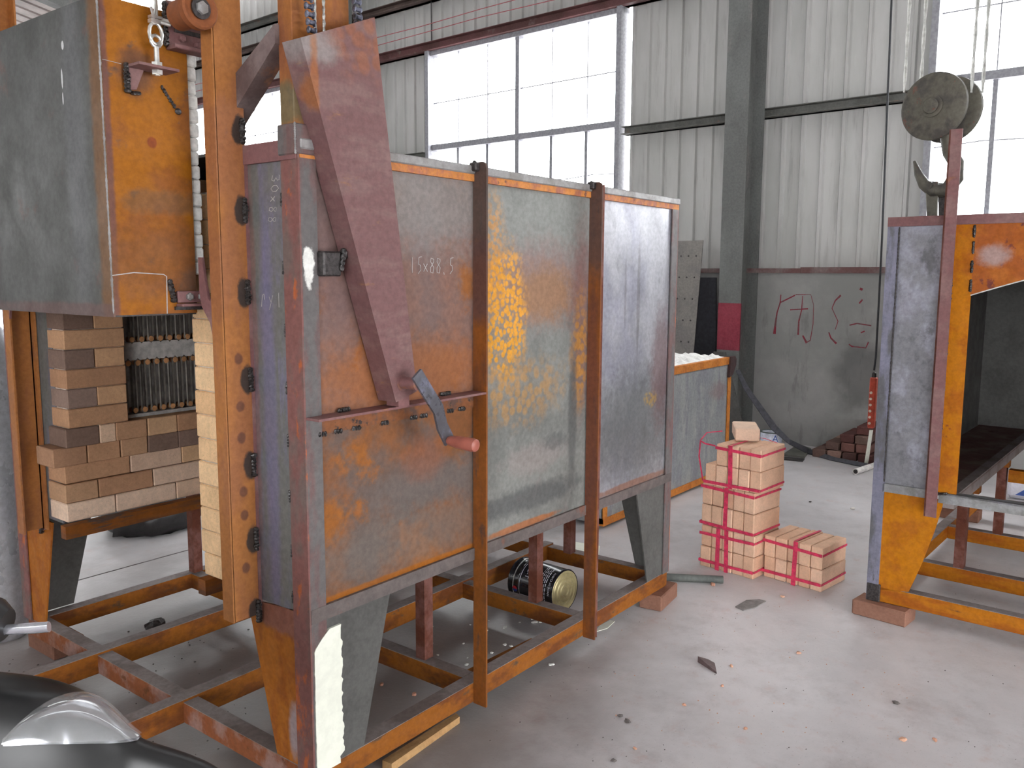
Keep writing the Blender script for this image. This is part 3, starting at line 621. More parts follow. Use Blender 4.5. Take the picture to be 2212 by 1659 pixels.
# ------------------------------------------------------------------ raised furnace door
D = thing('furnace_door', 'raised steel furnace door hanging in its guides on a wire rope', 'door', (-.285,.835,1.288))
def dp(name, g, mat, parent=D, **k):
    g.mapv(lambda v: v - Vector((-.285,.835,1.288))); return part(name, g, mat, parent, **k)
DX0, DX1, DY0, DY1, DZ0, DZ1 = -.285, -.067, .33, 1.34, 1.288, 2.010
m_dfront = steel('door_front_plate', (112,112,110), (100,100,98), (128,104,98), camt=(.56,.70), scale=(5,5,4), rough=.5, metal=.2, patches=[
    ((146,104,66), (-.285,.345,1.65), (.1,.035,.6), .8, .6, .8, 0), ((136,136,138), (-.285,.46,1.7), (.1,.05,.4), .9, .8, .5, 0), ((132,104,100), (-.285,.5,1.30), (.1,.5,.018), 1., .6, .7, 0),
    ((255,255,255), (-.285,.500,1.925), (.1,.006,.010), .5, .3, 1, 0), ((255,255,255), (-.285,.512,1.85), (.1,.004,.022), .4, .3, 1, 0), ((255,255,255), (-.285,.513,1.805), (.1,.003,.014), .4, .3, 1, 0)], gain=.66)
m_dside = steel('door_side_plate', (176,112,46), (158,98,50), (112,88,74), camt=(.58,.70), scale=(7,7,9), rough=.6, patches=[
    ((104,78,86), (-.278,.33,1.65), (.012,.1,.6), .9, .7, .7, 0), ((140,92,58), (-.16,.33,1.42), (.2,.1,.08), 1.4, 1., .7, 0), ((128,98,74), (-.15,.33,1.56), (.1,.1,.03), 1.6, .8, .6, 0), ((96,70,64), (-.20,.33,1.86), (.045,.1,.05), 1.2, .9, .7, 0), ((88,76,72), (-.06,.33,1.36), (.05,.1,.05), 1.3, .8, .6, 0), ((140,66,44), (-.168,.33,1.70), (.012,.1,.013), .6, .4, .8, 0)])
dp('front_plate', B(DX0,DX0+.005,DY0,DY1,DZ0,DZ1), m_dfront); dp('side_plate', B(DX0+.005,DX1,DY0,DY0+.005,DZ0+.004,DZ1), m_dside); dp('side_plate', B(DX0+.005,DX1,DY1-.005,DY1,DZ0+.004,DZ1), m_dside)
dp('top_plate', B(DX0+.005,DX1,DY0+.005,DY1-.005,DZ1-.005,DZ1), m_dside); dp('bottom_plate', B(DX0+.005,DX1,DY0+.005,DY1-.005,DZ0,DZ0+.005), m_dark)
g = G(); rr = random.Random(5); n = 18
for i in range(n):
    z = DZ0+.10+(DZ1-DZ0-.11)*i/n; g.box(DX1-.004, -.036+rr.uniform(-.003,.002), DY0+.006+rr.uniform(0,.0015), DY1-.006, z, z+(DZ1-DZ0-.11)/n-.001)
dp('fibre_pack', g, m_fibre, label='layered white ceramic fibre at the back of the door', bev=.004)
dp('edge_seam', G().weld((DX0,DY0-.001,DZ0+.01),(DX0,DY0-.001,DZ1),.0026,60), m_topg)
g = G(); g.ribbon([(-.283,DY0-.0006,1.385),(-.23,DY0-.0006,1.392),(-.155,DY0-.0006,1.388),(-.147,DY0-.0006,1.383),(-.150,DY0-.0006,1.292)], .0022, (0,-1,0)); g.ribbon([(-.28,DY0-.0006,1.87),(-.235,DY0-.0006,1.868)], .001, (0,-1,0))
dp('chalk_line', g, m_chalk)
# roller bracket with slotted plate
br = dp('roller_bracket', G().box(-.122,-.022,.318,.330,1.925,2.035).box(-.122,-.022,.288,.330,1.922,1.932).box(-.118,-.026,.300,.318,1.985,2.03), m_purple, bev=.002)
for x, z in ((-.088,2.005),(-.088,1.953),(-.045,1.945)): dp('bolt', G().lathe((x,.318,z), (0,-1,0), [(0,.009),(.010,.009),(.012,.006)], 6), m_purple, br)
dp('slot', B(-.105,-.03,.3165,.3185,1.965,1.975), m_dark, br); dp('weld_bead', G().weld((-.124,.322,1.93),(-.124,.322,2.03),.008,9), m_weld, br)
dp('roller_axle', G().cyl((-.122,.33,1.987),(-.122,.27,1.988),.012,12), m_dark)
rl = dp('guide_roller', G().lathe((-.122,.272,1.988), (0,-1,.02), [(0,.022),(.008,.034),(.062,.034),(.070,.040),(.074,.045),(.092,.0455),(.096,.041),(.090,.024)], 28), steel('roller_rust', (158,98,66), (142,88,62), rough=.7, gain=.68), smooth=True)
dp('roller_recess', G().cyl((-.122,.179,1.99), (-.122,.1748,1.99), .024, 18), m_dark, rl); dp('roller_bolt', G().lathe((-.122,.178,1.99), (0,-1,.02), [(0,.015),(.010,.015),(.014,.009)], 6), m_topg, rl)
lb = dp('lower_roller_bracket', G().box(-.125,-.040,.318,.330,1.318,1.347).box(-.125,-.030,.300,.330,1.309,1.316), m_purple, bev=.002)
for x in (-.095,-.062): dp('bolt', G().lathe((x,.318,1.333), (0,-1,0), [(0,.010),(.006,.010),(.009,.006)], 6), m_topg, lb)
dp('weld_bead', G().weld((-.132,.325,1.32),(-.14,.328,1.375),.008,6), m_weld, lb); dp('slot_shadow', B(-.13,-.03,.322,.3305,1.300,1.309), m_dark, lb)
# rope lug with eye bolt
lg = dp('rope_lug', G().box(-.225,-.125,.270,.330,1.862,1.868).prism([(-.225,1.862),(-.185,1.862),(-.205,1.815),(-.220,1.812)], 1, .322, .330), m_purple)
dp('weld_bead', G().weld((-.228,.322,1.87),(-.226,.322,1.805),.008,7).weld((-.215,.325,1.806),(-.195,.325,1.808),.007,3), m_weld, lg)
dp('weld_spatter', G().weld((-.14,.327,1.835),(-.105,.327,1.79),.004,7).blob((-.098,.327,1.782),.009,.005,.008), m_dark, lg)
g = G().cyl((-.165,.298,1.850), (-.165,.298,1.915), .006, 10).lathe((-.165,.298,1.868), (0,0,1), [(0,.013),(.012,.013)], 6).lathe((-.165,.298,1.862), (0,0,-1), [(0,.013),(.010,.013)], 6)
g.tube([(-.165+.013*math.sin(a*.6283),.298,1.928-.013*math.cos(a*.6283)) for a in range(11)], .004, 8); dp('eye_bolt', g, m_zinc, lg, smooth=True)
# wire rope from the door up to the hoist beam
g = G()
loop = [(-.165+.016*math.sin(a*.5236), .298, 1.945-.024*math.cos(a*.5236)*(1.0)) for a in range(13)]
g.tube(loop, .0042, 8)
for ph in (0, 2.1, 4.2):
    path = [(-.163+.022*k/40+.0026*math.cos(ph+k*.9), .298+.0026*math.sin(ph+k*.9), 1.965+.785*k/40) for k in range(41)]; g.tube(path, .0032, 6)
g.tube([(-.168,.296,1.965),(-.172,.294,1.985),(-.178,.29,2.0)], .0035, 6)
rope = thing('wire_rope', 'silver wire rope tied to the lug on the raised furnace door', 'rope', (-.165,.298,1.92))
g.mapv(lambda v: v-Vector((-.165,.298,1.92))); part('rope_strand', g, m_zinc, rope, smooth=True)
g = G().box(-.18,-.148,.288,.304,1.967,1.975).box(-.178,-.15,.290,.306,1.978,1.984).cyl((-.155,.29,1.971),(-.135,.283,1.968),.0045,8).cyl((-.15,.30,1.981),(-.132,.292,1.978),.004,8)
g.mapv(lambda v: v-Vector((-.165,.298,1.92))); part('rope_clamp', g, m_zinc, rope)

# ------------------------------------------------------------------ helpers for placing by measured sight lines
def pix(u, v, ax, val):
    d = _f + RT*((u-1106)/FPX) + UP*((829.5-v)/FPX); return CAM + d*((val-CAM[ax])/d[ax])
def strap(name, pts, wd, nrm, parent, mat=None): return part(name, G().ribbon(pts, wd, nrm, .0012), mat or m_strap, parent)
def text_geo(body, size, fn):
    cu = bpy.data.curves.new('lettering', 'FONT'); cu.body = body; cu.size = size
    o = bpy.data.objects.new('lettering', cu); C.objects.link(o); dg = bpy.context.evaluated_depsgraph_get(); me = bpy.data.meshes.new_from_object(o.evaluated_get(dg))
    g = G().add([fn(v.co.x, v.co.y) for v in me.vertices], [tuple(p.vertices) for p in me.polygons])
    bpy.data.objects.remove(o); bpy.data.curves.remove(cu); bpy.data.meshes.remove(me); return g

# ------------------------------------------------------------------ furnace shell with fibre wool on top, behind the first furnace
DS = thing('furnace_shell', 'low grey steel furnace shell heaped with loose white fibre wool', 'furnace', (2.62,.75,0))
def ds(name, g, mat, parent=DS, **k): g.mapv(lambda v: v-Vector((2.62,.75,0))); return part(name, g, mat, parent, **k)
m_ds = steel('streaked_grey_plate', (156,158,158), (142,143,148), (168,168,166), camt=(.5,.66), scale=(9,9,2.2), rough=.5, metal=.2, patches=[((140,108,108), (4.1,.75,.62), (.12,1,.06), 1.6, 1., .5, 0)], gain=1.)
m_dsr = steel('orange_edge_angle', (206,134,72), (186,116,62), (150,92,76), camt=(.64,.68), scale=(12,12,12), rough=.65, gain=.98)
x0, x1, y0, y1 = 2.62, 4.28, .752, 1.75
ds('side_plate', B(x0,x1,y0+.004,y0+.010,.03,.80), m_ds); ds('side_plate', B(x0,x1,y1-.010,y1,.03,.80), m_ds); ds('end_plate', B(x0,x0+.006,y0,y1,.03,.80), m_ds); ds('end_plate', B(x1-.006,x1,y0,y1,.03,.80), m_ds)
ds('top_angle', B(x0,x1,y0-.004,y0+.03,.79,.838), m_dsr); ds('top_angle', B(x0,x1,y1-.03,y1+.004,.79,.838), m_dsr); ds('bottom_angle', B(x0,x1,y0-.004,y0+.03,.02,.062), m_dsr)
ds('corner_angle', B(x1-.045,x1+.003,y0-.003,y0+.003,.06,.79), m_dsr); ds('corner_angle', B(x0-.003,x0+.04,y0-.003,y0+.003,.06,.79), m_dsr)
ds('corner_lug', G().prism([(x1-.055,.70),(x1+.0,.715),(x1+.05,.78),(x1+.055,.82),(x1+.03,.842),(x1-.04,.842)], 1, y0-.016, y0+.02), plain('scorched_lug', (66,46,46), .6, .1))
rw = random.Random(11); nx, ny = 56, 30; vs = []; fs = []
for j in range(ny+1):
    for i in range(nx+1):
        e = min(1, min(i, nx-i)/2.5, min(j, ny-j)/2.5); h = .825 + e*(.012 + .030*rw.random()*rw.random() + .018*max(0, math.sin(i*.45+1.3)*math.sin(j*.7)))
        vs.append((x0+.004+(x1-x0-.008)*i/nx + rw.uniform(-.006,.006)*e, y0+.004+(y1-y0-.008)*j/ny, h))
for j in range(ny):
    for i in range(nx): fs.append((j*(nx+1)+i, j*(nx+1)+i+1, (j+1)*(nx+1)+i+1, (j+1)*(nx+1)+i))
o = ds('fibre_wool', G().add(vs, fs), m_wool); o['kind'] = 'stuff'

# ------------------------------------------------------------------ loose bricks under the frames
m_red = brickmat('support_brick_clay', [(134,82,58),(144,92,66),(150,98,72)], .6)
def loose(label, loc, rz, size=(.115,.23,.065), mat=None, group=None, rx=0.):
    me = brick_mesh('brick', *size, ch=.005, jit=.0012); me.materials.append(mat or m_red); o = link('loose_brick', me, None); o.location = loc; o.rotation_euler = (rx, 0, rz); return tag(o, label, 'brick', group)
loose('clay brick propping the crank furnace at its far rear corner', (1.78,-.05,0), math.radians(8), (.20,.10,.065))
loose('clay brick propping the near front corner of the crank furnace', (.01,-.03,0), 0, (.115,.23,.065))
loose('clay brick propping the rear corner of the crank furnace past its left wall', (1.78,1.46,0), 0, (.115,.20,.065))
loose('clay brick propping the front corner of the crank furnace beside the gas cylinder', (.01,1.46,0), 0, (.115,.20,.065))

# ------------------------------------------------------------------ strapped packs of fire bricks
m_pack = brickmat('new_fire_brick', [(226,172,130),(232,182,142),(218,162,120),(236,188,150)], .35, var=.07)
BW, BD, BH = .0575, .23, .1025
packme = [brick_mesh('brick', BD, BW-.004, BH-.0025, .0035, .0008) for _ in range(4)]
for me in packme: me.materials.append(m_pack)
def brick_pack(label, loc, rz, rows, vband=(2.5,), hbands=(.015,.185)):
    P = thing('brick_pack', label, 'brick pack', loc, math.radians(rz), 'strapped packs of fire bricks'); rr = random.Random(int(loc[2]*1000)+int(abs(loc[1])*777))
    tops = [0]*5
    for k, row in enumerate(rows):
        for j in row:
            o = link('brick', packme[rr.randrange(4)], None, P); o.location = (rr.uniform(-.004,.004), -(j+1)*BW, k*BH); tops[j] = (k+1)*BH
    z1 = max(tops); jn = [j for j in range(5)]; yl, yr = 0.001, -5*BW-.001
    for h in hbands:
        hi = h > .12; ys = yl if not hi else -min(j for j in range(5) if tops[j] > h)*BW+.001
        sl = rr.uniform(-.012,.004); o = strap('strap', [(-.0055,ys,h), (-.0055,(ys+yr)/2,h+sl/2), (-.0055,yr,h+sl)], .014, (-1,0,0), P); strap('strap', [(-.004,yr-.0015,h+sl), (BD,yr-.0015,h+sl+.004)], .010, (0,-1,0), P)
        if not hi: strap('strap', [(-.004,yl+.0015,h), (BD,yl+.0015,h)], .010, (0,1,0), P)
    for v in vband:
        y = -v*BW; zt = tops[min(4, int(v))]
        strap('strap', [(-.0075,y,.0), (-.0075,y+rr.uniform(-.006,.006),zt)], .021, (-1,0,0), P); strap('strap', [(-.006,y,zt+.0012), (BD/2,y,zt+.003), (BD+.002,y,zt+.0012)], .012, (0,0,1), P)
    return P
full = list(range(5))
brick_pack('red-strapped fire brick pack at the foot of the stack, carrying two more packs', (2.425,.085,0), -7, [full, full], (1.75, 2.6), (.03,.165))
brick_pack('red-strapped fire brick pack alone on the floor beside the tall stack', (2.464,-.216,0), -9, [full, full], (2.75,), (.032,.178))
brick_pack('red-strapped fire brick pack in the middle of the stack of three', (2.428,.088,.2055), -9, [full, full], (2.45,), (.012,.19))
tp = brick_pack('topmost red-strapped fire brick pack with one brick missing from its upper row', (2.40,.062,.411), -6, [full, [1,2,3,4]], (2.45,), (.015,.185))
for pts, nr in (([(-.004,-.055,.192),(-.004,.0,.195),(-.002,.028,.205)], (-1,0,0)), ([(-.002,.028,.205),(.06,.03,.235),(.10,-.03,.245)], (-1,0,1)), ([(.0,.028,.200),(-.004,.03,.13),(-.003,.006,.015)], (-1,0,0))): strap('loose_strap', pts, .007, nr, tp)
strap('loose_strap', [(.12,-.30,.222),(.16,-.22,.226),(.19,-.10,.222)], .006, (0,0,1), tp)
tb = pix(1641,955,2,.6165); o = loose('single pale fire brick lying across the top of the stack of packs', (tb.x,tb.y,.6175), math.radians(27), (.215,.113,.060), brickmat('pale_top_brick', [(226,184,150),(230,190,158)], .3, var=.06))

# ------------------------------------------------------------------ second furnace, still unlined, at the right
FC = thing('unlined_furnace', 'unlined steel furnace shell with arched mouth and bright orange rust', 'furnace', (2.298,-.727,0), math.radians(-2))
HC = 1.622
m_co = steel('bright_orange_rust', (212,136,50), (192,114,48), (150,84,56), camt=(.64,.70), scale=(8,8,8), rough=.65, patches=[])
m_carch = steel('arch_plate_rust', (176,100,52), (190,114,56), (128,70,60), camt=(.60,.66), scale=(12,12,12), rough=.6, patches=[((190,168,166), (2.3,-1.10,1.47), (.2,.05,.035), 1.2, .9, .8, 0)])
m_cwave = steel('heat_marked_grey_plate', (140,140,146), (162,162,174), (114,114,118), camt=(.52,.70), scale=(9,9,7), rough=.42, metal=.35, bump=.2, gain=1.)
m_cblue = steel('bluish_corner_angle', (138,138,156), (108,108,112), (90,88,86), camt=(.60,.68), scale=(14,14,4), rough=.38, metal=.45, gain=1.)
def cp(name, g, mat, parent=FC, **k): return part(name, g, mat, parent, **k)
# wavy front plate as real relief
vs = []; fs = []; nu, nv = 10, 60
for j in range(nv+1):
    for i in range(nu+1):
        y = -.034-.182*i/nu; z = .56+1.03*j/nv; vs.append((.004+.0022*math.sin(z*13+1)*math.sin(i*.5)+.0008*math.sin(z*31+i*.4), y, z))
for j in range(nv):
    for i in range(nu): fs.append((j*(nu+1)+i, (j+1)*(nu+1)+i, (j+1)*(nu+1)+i+1, j*(nu+1)+i+1))
cp('front_plate', G().add(vs, fs), m_cwave, smooth=True)
cp('corner_post', B(-.006,0,-.042,.004,ZR0,HC-.035), m_cblue); cp('corner_post', B(0,.05,-.002,.004,ZR0,HC-.035), m_cblue); cp('corner_post', B(-.006,0,-W-.004,-W+.042,ZR0,HC-.035), m_cblue)
cp('post_bead', G().weld((-.007,-.04,.57),(-.007,-.04,1.58),.0035,70), m_dark)
cp('top_angle', B(-.010,.03,-W-.004,.004,HC-.036,HC), m_purple); 
cp('mouth_plate', B(-.004,.004,-.305,-.205,.56,HC-.03), m_co)
arch = [(-.305,HC-.036),(-.305,1.322)] + [(-.305-1.03*k/24, 1.322+.115*math.sin(math.pi*k/24)) for k in range(1,24)] + [(-1.335,1.322),(-1.335,HC-.036)]
cp('arch_plate', G().prism(arch, 0, -.003, .003), m_carch); cp('arch_edge', G().ribbon([(-.0032,a,z+.002) for a, z in arch[1:-1]], .004, (-1,0,0)), m_zinc)
for z in (1.56,1.50,1.43,1.36): cp('weld_bead', G().weld((-.006,-.303,z-.022),(-.006,-.303,z+.022),.006,5), m_weld)
cp('mouth_plate', B(-.004,.004,-W+.205,-1.335,.56,HC-.03), m_co); cp('front_plate', B(.0,.006,-W+.034,-W+.216,.56,HC-.03), m_cwave)
for sg in (1,-1):
    yy = (lambda v: v) if sg == 1 else (lambda v: -W-v)
    def cb(x0,x1,a,b,z0,z1): return B(x0,x1,min(yy(a),yy(b)),max(yy(a),yy(b)),z0,z1)
    gd = cp('door_guide', cb(-.080,-.074,-.212,-.256,.475,1.925), m_purple); cp('guide_web', cb(-.080,-.0,-.212,-.218,.475,1.925), m_post, gd)
    for z in (1.50,1.37,1.32,1.12,.97,.83,.66): cp('weld_bead', G().weld((-.006,yy(-.235),z-.025),(-.006,yy(-.235),z+.025),.008,5), m_weld, gd)
    for z in (1.52,1.36,1.2,1.05,.9,.75,.62): cp('weld_bead', G().weld((-.004,yy(-.208),z-.02),(-.004,yy(-.208),z+.02),.006,4), m_dark)
cp('shell_plate', B(0,L,-.002,.004,.53,HC-.01), m_leg_s); cp('shell_plate', B(0,L,-W-.004,-W+.002,.53,HC-.01), m_leg_s); cp('back_plate', B(L-.006,L,-W,0,.53,HC-.01), m_leg_s); cp('roof_plate', B(0,L,-W,0,HC-.012,HC-.004), m_leg_s)
# sill, ledges and base
m_sill = steel('bright_sill_bar', (150,150,152), (132,132,130), (160,158,172), scale=(9,9,9), rough=.42, metal=.35, gain=1.)
cp('sill_bar', G().box(-.012,.03,-W+.245,-.245,.553,.560).box(-.012,-.005,-W+.245,-.245,.520,.560), m_sill); cp('cross_angle', B(-.006,.004,-.215,-.034,.528,.562), m_sill); cp('cross_angle', B(-.006,.004,-W+.034,-W+.215,.528,.562), m_sill)
cp('weld_bead', G().weld((-.008,-.23,.55),(-.008,-.275,.56),.009,6), m_weld)
m_ledge = steel('dusty_red_ledge', (124,92,88), (138,118,112), (96,60,56), scale=(7,7,7), rough=.8)
for a, b in ((-.30,-.01),(-W+.01,-W+.30)): cp('ledge_plate', B(.02,L-.01,a,b,.540,.546), m_ledge)
for y in (-.30, -W+.26): cp('ledge_angle', B(.0,L-.01,y,y+.04,.50,.552), m_dust)
for x in (.45, 1.12): cp('ledge_bearer', B(x,x+.05,-W+.02,-.02,.470,.505) if False else B(x,x+.05,-.30,-.02,.470,.505), m_rail)
def crail(name, x0, x1, y0, y1, mat=m_rail_o):
    o = cp(name, B(x0,x1,y0,y1,ZR0,ZR1), mat, bev=.002); cp('dust_layer', B(x0+.001,x1-.001,y0+.001,y1-.001,ZR1-.0005,ZR1+.0012), m_dust, o)
crail('front_rail', .0,.05,-W+.04,-.012); crail('base_rail', .05,L,-.05,.0); crail('base_rail', .05,L,-W,-W+.05)
for x in (.45, 1.12, L-.05): crail('cross_rail', x, x+.05, -W+.05, -.05)
for x, y in ((.455,-.26),(1.125,-.29),(.455,-W+.22),(1.125,-W+.22)): cp('support_post', B(x,x+.045,y,y+.04,ZR1,.505), m_post)
crail('upper_cross_rail', L-.06, L-.01, -W+.05, -.05)
for x in (1.12, L-.06): cp('hearth_bearer', B(x,x+.05,-W+.3,-.3,.40,.46), m_rail_o)
m_cleg = steel('orange_leg_gusset', (206,132,46), (190,116,48), (160,96,58), camt=(.64,.72), scale=(9,9,9), rough=.68)
def cleg(y, sy):
    cp('leg_plate', G().prism([(y+sy*.0,ZR1-.02),(y-sy*.155,ZR1+.005),(y-sy*.175,.19),(y-sy*.20,.27),(y-sy*.235,.40),(y-sy*.262,.53),(y,.53)], 0, .0, .006), m_cleg)
    cp('leg_plate', G().prism([(0,ZR1),(.17,ZR1),(.27,.53),(0,.53)], 1, y-sy*.0, y-sy*.006), m_leg_s)
    cp('leg_plate', G().prism([(L,ZR1),(L-.17,ZR1),(L-.27,.53),(L,.53)], 1, y, y-sy*.006), m_leg_s)
cleg(-.002, 1); cleg(-W+.002, -1)
cp('post_foot', B(-.008,.05,-.05,.004,ZR0-.002,ZR1+.01), m_dark, bev=.003)
loose('clay brick propping the front corner of the unlined furnace', (2.238,-.892,0), math.radians(-6), (.115,.215,.063))
loose('clay brick propping the rear corner of the unlined furnace', (4.06,-.86,0), 0, (.115,.21,.065))
loose('clay brick propping the unlined furnace below its right-hand guide', (2.2,-2.36,0), 0, (.115,.21,.065))
loose('clay brick propping the right rear corner of the unlined furnace', (4.02,-2.40,0), 0, (.115,.21,.065))
q = pix(2212,1078,2,0)
bt = thing('plastic_bottle', 'white plastic bottle with a blue label on the floor inside the unlined furnace', 'bottle', (q.x,q.y,0))
m_plas = plain('white_plastic', (226,226,236), .35, 0, .5, .03)
part('bottle_body', G().box(-.05,.05,-.09,.09,.004,.135), m_plas, bt, bev=.02); part('bottle_label', G().prism([(.045,.03),(-.05,.03),(-.05,.125),(-.02,.085)], 0, -.0515, -.0505), plain('blue_print', (70,98,170), .5), bt); part('bottle_neck', G().lathe((0,-.03,.13), (0,0,1), [(0,.022),(.02,.02),(.022,.024),(.04,.024)], 16), m_plas, bt, smooth=True)

# ------------------------------------------------------------------ crane hook block over the unlined furnace
HX = 2.52; hc = pix(2014,229,0,HX); ax = Vector((.966,-.26,0)).normalized()
HB = thing('crane_hook_block', 'two-sheave crane hook block hanging above the unlined furnace', 'hook block', tuple(hc))
m_blk = steel('greasy_block_paint', (112,108,98), (92,88,84), (136,90,80), camt=(.60,.68), scale=(14,14,14), rough=.5, metal=.15)
R_ = .132
for t0 in (0, .125):
    pr = part('cheek_plate', G().lathe(ax*t0, ax, [(0,R_-.012),(.006,R_),(.022,R_),(.028,R_-.01)], 40), m_blk, HB, smooth=True)
    part('axle_boss', G().lathe(ax*(t0+.004), -ax, [(0,.044),(.012,.044),(.013,.040),(.013,.030),(.020,.030),(.022,.026)], 24), m_blk, pr, smooth=True)
part('sheave', G().lathe(ax*.028, ax, [(0,R_*.62),(.02,R_*.55),(.07,R_*.55),(.097,R_*.62)], 32), m_dark, HB, smooth=True)
hp = [pix(u, v, 0, HX+.07)-hc for u, v in ((2048,268),(2046,300),(2052,330),(2066,352),(2064,385),(2046,410),(2016,414),(1996,398),(1984,376),(1975,348))]
part('hook', G().tube(hp, [.030,.032,.034,.036,.038,.038,.034,.028,.020,.007], 14, ell=.8), m_blk, HB, smooth=True)
for u, dd, lab in ((1953,.0,'steel hoist rope before the cladding, nearer the black pendant cable'),(1988,.03,'steel hoist rope before the cladding, nearer the window frame'),(2098,.03,'steel hoist rope before the window, rising from the front cheek of the hook block'),(2122,.10,'steel hoist rope before the window, rising from the rear cheek of the hook block')):
    b = pix(u, 200, 0, HX+dd); g = G()
    for ph in (0, math.pi): g.tube([(b.x+.0035*math.cos(ph+k*.8), b.y+.0035*math.sin(ph+k*.8), b.z+(5.2-b.z)*k/90) for k in range(91)], .0042, 5)
    tag(part('hoist_rope', g, m_zinc, smooth=True), lab, 'rope', 'hoist ropes of the hook block')
a = [pix(u, v, 0, HX+.05) for u, v in ((1998,392),(2026,392),(2024,470),(2002,470))]
SLG = thing('lifting_sling', 'grey steel lifting link hung from the crane hook', 'sling', tuple(a[3]))
def slq(name, pts, th, mat): g = G().hull([tuple(Vector(p)-a[3]) for p in pts] + [tuple(Vector(p)+Vector((th,0,0))-a[3]) for p in pts]); return part(name, g, mat, SLG, bev=.003)
slq('link_plate', [a[3],a[2],a[1],a[0]], .02, m_blk); bq = [pix(u, v, 0, HX+.16) for u, v in ((2026,396),(2046,398),(2046,472),(2027,472))]; slq('link_plate', [bq[3],bq[2],bq[1],bq[0]], .02, m_dark)
part('link_pin', G().cyl((-.01,.0,.13),(.16,-.06,.13),.016,12).mapv(lambda v: v), m_blk, SLG)

# ------------------------------------------------------------------ hoist pendant on its cable
b = pix(1885,868,0,3.9); PD = thing('hoist_pendant', 'long red hoist pendant with a column of pale buttons on a black cable', 'pendant', tuple(b))
m_pd = plain('red_pendant_plastic', (182,72,52), .5, 0, .4, .1)
part('pendant_body', B(-.02,.02,-.019,.019,-.155,.145), m_pd, PD, bev=.006)
for i in range(6): part('button', G().lathe((-.02,.006,-.125+i*.036), (-1,0,0), [(0,.008),(.004,.008),(.005,.006)], 10), plain('pale_button', (226,206,190), .5), PD)
part('cable_gland', G().lathe((0,0,.14), (0,0,1), [(0,.014),(.03,.012),(.035,.007)], 12), m_dark, PD)
cpts = [pix(u,v,0,3.9)-b for u, v in ((1888,800),(1892,770),(1899,640),(1906,500),(1914,300),(1920,150),(1926,0),(1930,-200))]
part('cable', G().tube(cpts, .006, 8), plain('black_cable', (50,50,54), .5), PD, smooth=True)

# ------------------------------------------------------------------ things along the back wall
HL = thing('leaning_plate', 'grey perforated steel plate leaning against the back wall', 'plate', (5.25,1.62,0))
def lean(v, z): return Vector((5.15+.28*z/1.7, v, z)) - Vector((5.25,1.62,0))
g = G(); pl_ = [(1.98,0),(1.50,0),(1.53,1.69),(1.98,1.69)]; g.hull([tuple(lean(a_,z)) for a_, z in pl_] + [tuple(lean(a_,z)+Vector((.008,0,0))) for a_, z in pl_]); part('plate', g, steel('perforated_plate', (134,130,126), (124,120,118), rough=.6, gain=1.), HL)
for i in range(6):
    for j in range(9):
        p0 = lean(1.555+.07*i+.003*j, .12+.18*j); part('bolt_hole', G().cyl(p0+Vector((-.0012,0,0)), p0+Vector((.002,0,0)), .008, 8), m_dark, HL)
g = G().hull([(5.56,1.42,0),(5.56,1.85,0),(5.58,1.85,0),(5.58,1.42,0),(5.64,1.50,1.38),(5.64,1.85,1.38),(5.66,1.85,1.38),(5.66,1.50,1.38)]); tag(part('dark_board', g, plain('dark_board_paint', (58,58,64), .8)), 'dark board standing behind the perforated plate', 'board')
# rubber belt slumped from the column to the floor, with offcuts
path = [pix(u,v,0,x) for u, v, x in ((1593,800,5.15),(1612,840,5.12),(1640,880,5.08),(1672,925,5.04),(1705,955,5.03))]; e = pix(1745,975,2,.02); path += [e, pix(1800,992,2,.014), pix(1880,1008,2,.014)]
g = G().ribbon(path, [.03,.04,.045,.05,.05,.045,.045,.045], (-.75,-.45,.5), .012)
tag(part('rubber_belt', g, plain('dark_rubber', (78,78,84), .8, 0, .3, .1), smooth=True), 'dark rubber belt slumped from the column down across the floor', 'belt')
g = G().hull([(5.06,1.20,.0),(5.06,.90,.0),(5.08,.90,.0),(5.08,1.20,.0),(5.2,1.30,.78),(5.2,1.20,.78),(5.22,1.20,.78),(5.22,1.30,.78)]); tag(part('steel_offcut', g, m_leg_s), 'grey steel offcut leaning beside the slumped rubber belt', 'offcut')
def sheetfloor(name, pts, th, mat, label, cat, z=.0): return tag(part(name, G().prism([(p.x,p.y) for p in pts], 2, z, z+th), mat), label, cat)
sheetfloor('steel_sheet', [pix(u,v,2,0) for u, v in ((1690,985),(1725,962),(1752,972),(1738,990))], .014, steel('sheet_grey_green', (128,128,120), (112,112,106), rough=.7), 'grey-green steel sheet lying by the brick heap', 'sheet')
sheetfloor('dark_strip', [pix(u,v,2,0) for u, v in ((1692,994),(1734,998),(1738,993),(1694,989))], .01, m_dark, 'short dark strip lying in front of the steel sheet', 'strip')
rb = random.Random(21); m_heap = brickmat('sooty_red_brick', [(110,58,52),(84,50,46),(136,84,72),(66,48,46),(150,112,96)], .6)
hp0 = pix(1752,986,2,0)
for k, (nb, z, sh) in enumerate(((4,0,0),(3,.067,.09),(2,.134,.19),(1,.201,.30))):
    for row in (0, 1):
        for b_ in range(nb):
            me = brick_mesh('brick', .20, .100, .064, .006, .004); me.materials.append(m_heap); o = link('heap_brick', me, None)
            o.location = (hp0.x+.0+row*.215+.02*k+rb.uniform(-.006,.006), hp0.y-.11-sh-b_*.113, z); o.rotation_euler = (0,0,rb.uniform(-.03,.03)); tag(o, 'sooty red brick in the heap at the foot of the rendered wall', 'brick', 'sooty bricks heaped by the wall')
p = pix(1664,986,2,0); PC = thing('paint_can', 'white paint can with blue print behind the strapped brick packs', 'can', (p.x,p.y,0)); r = .082
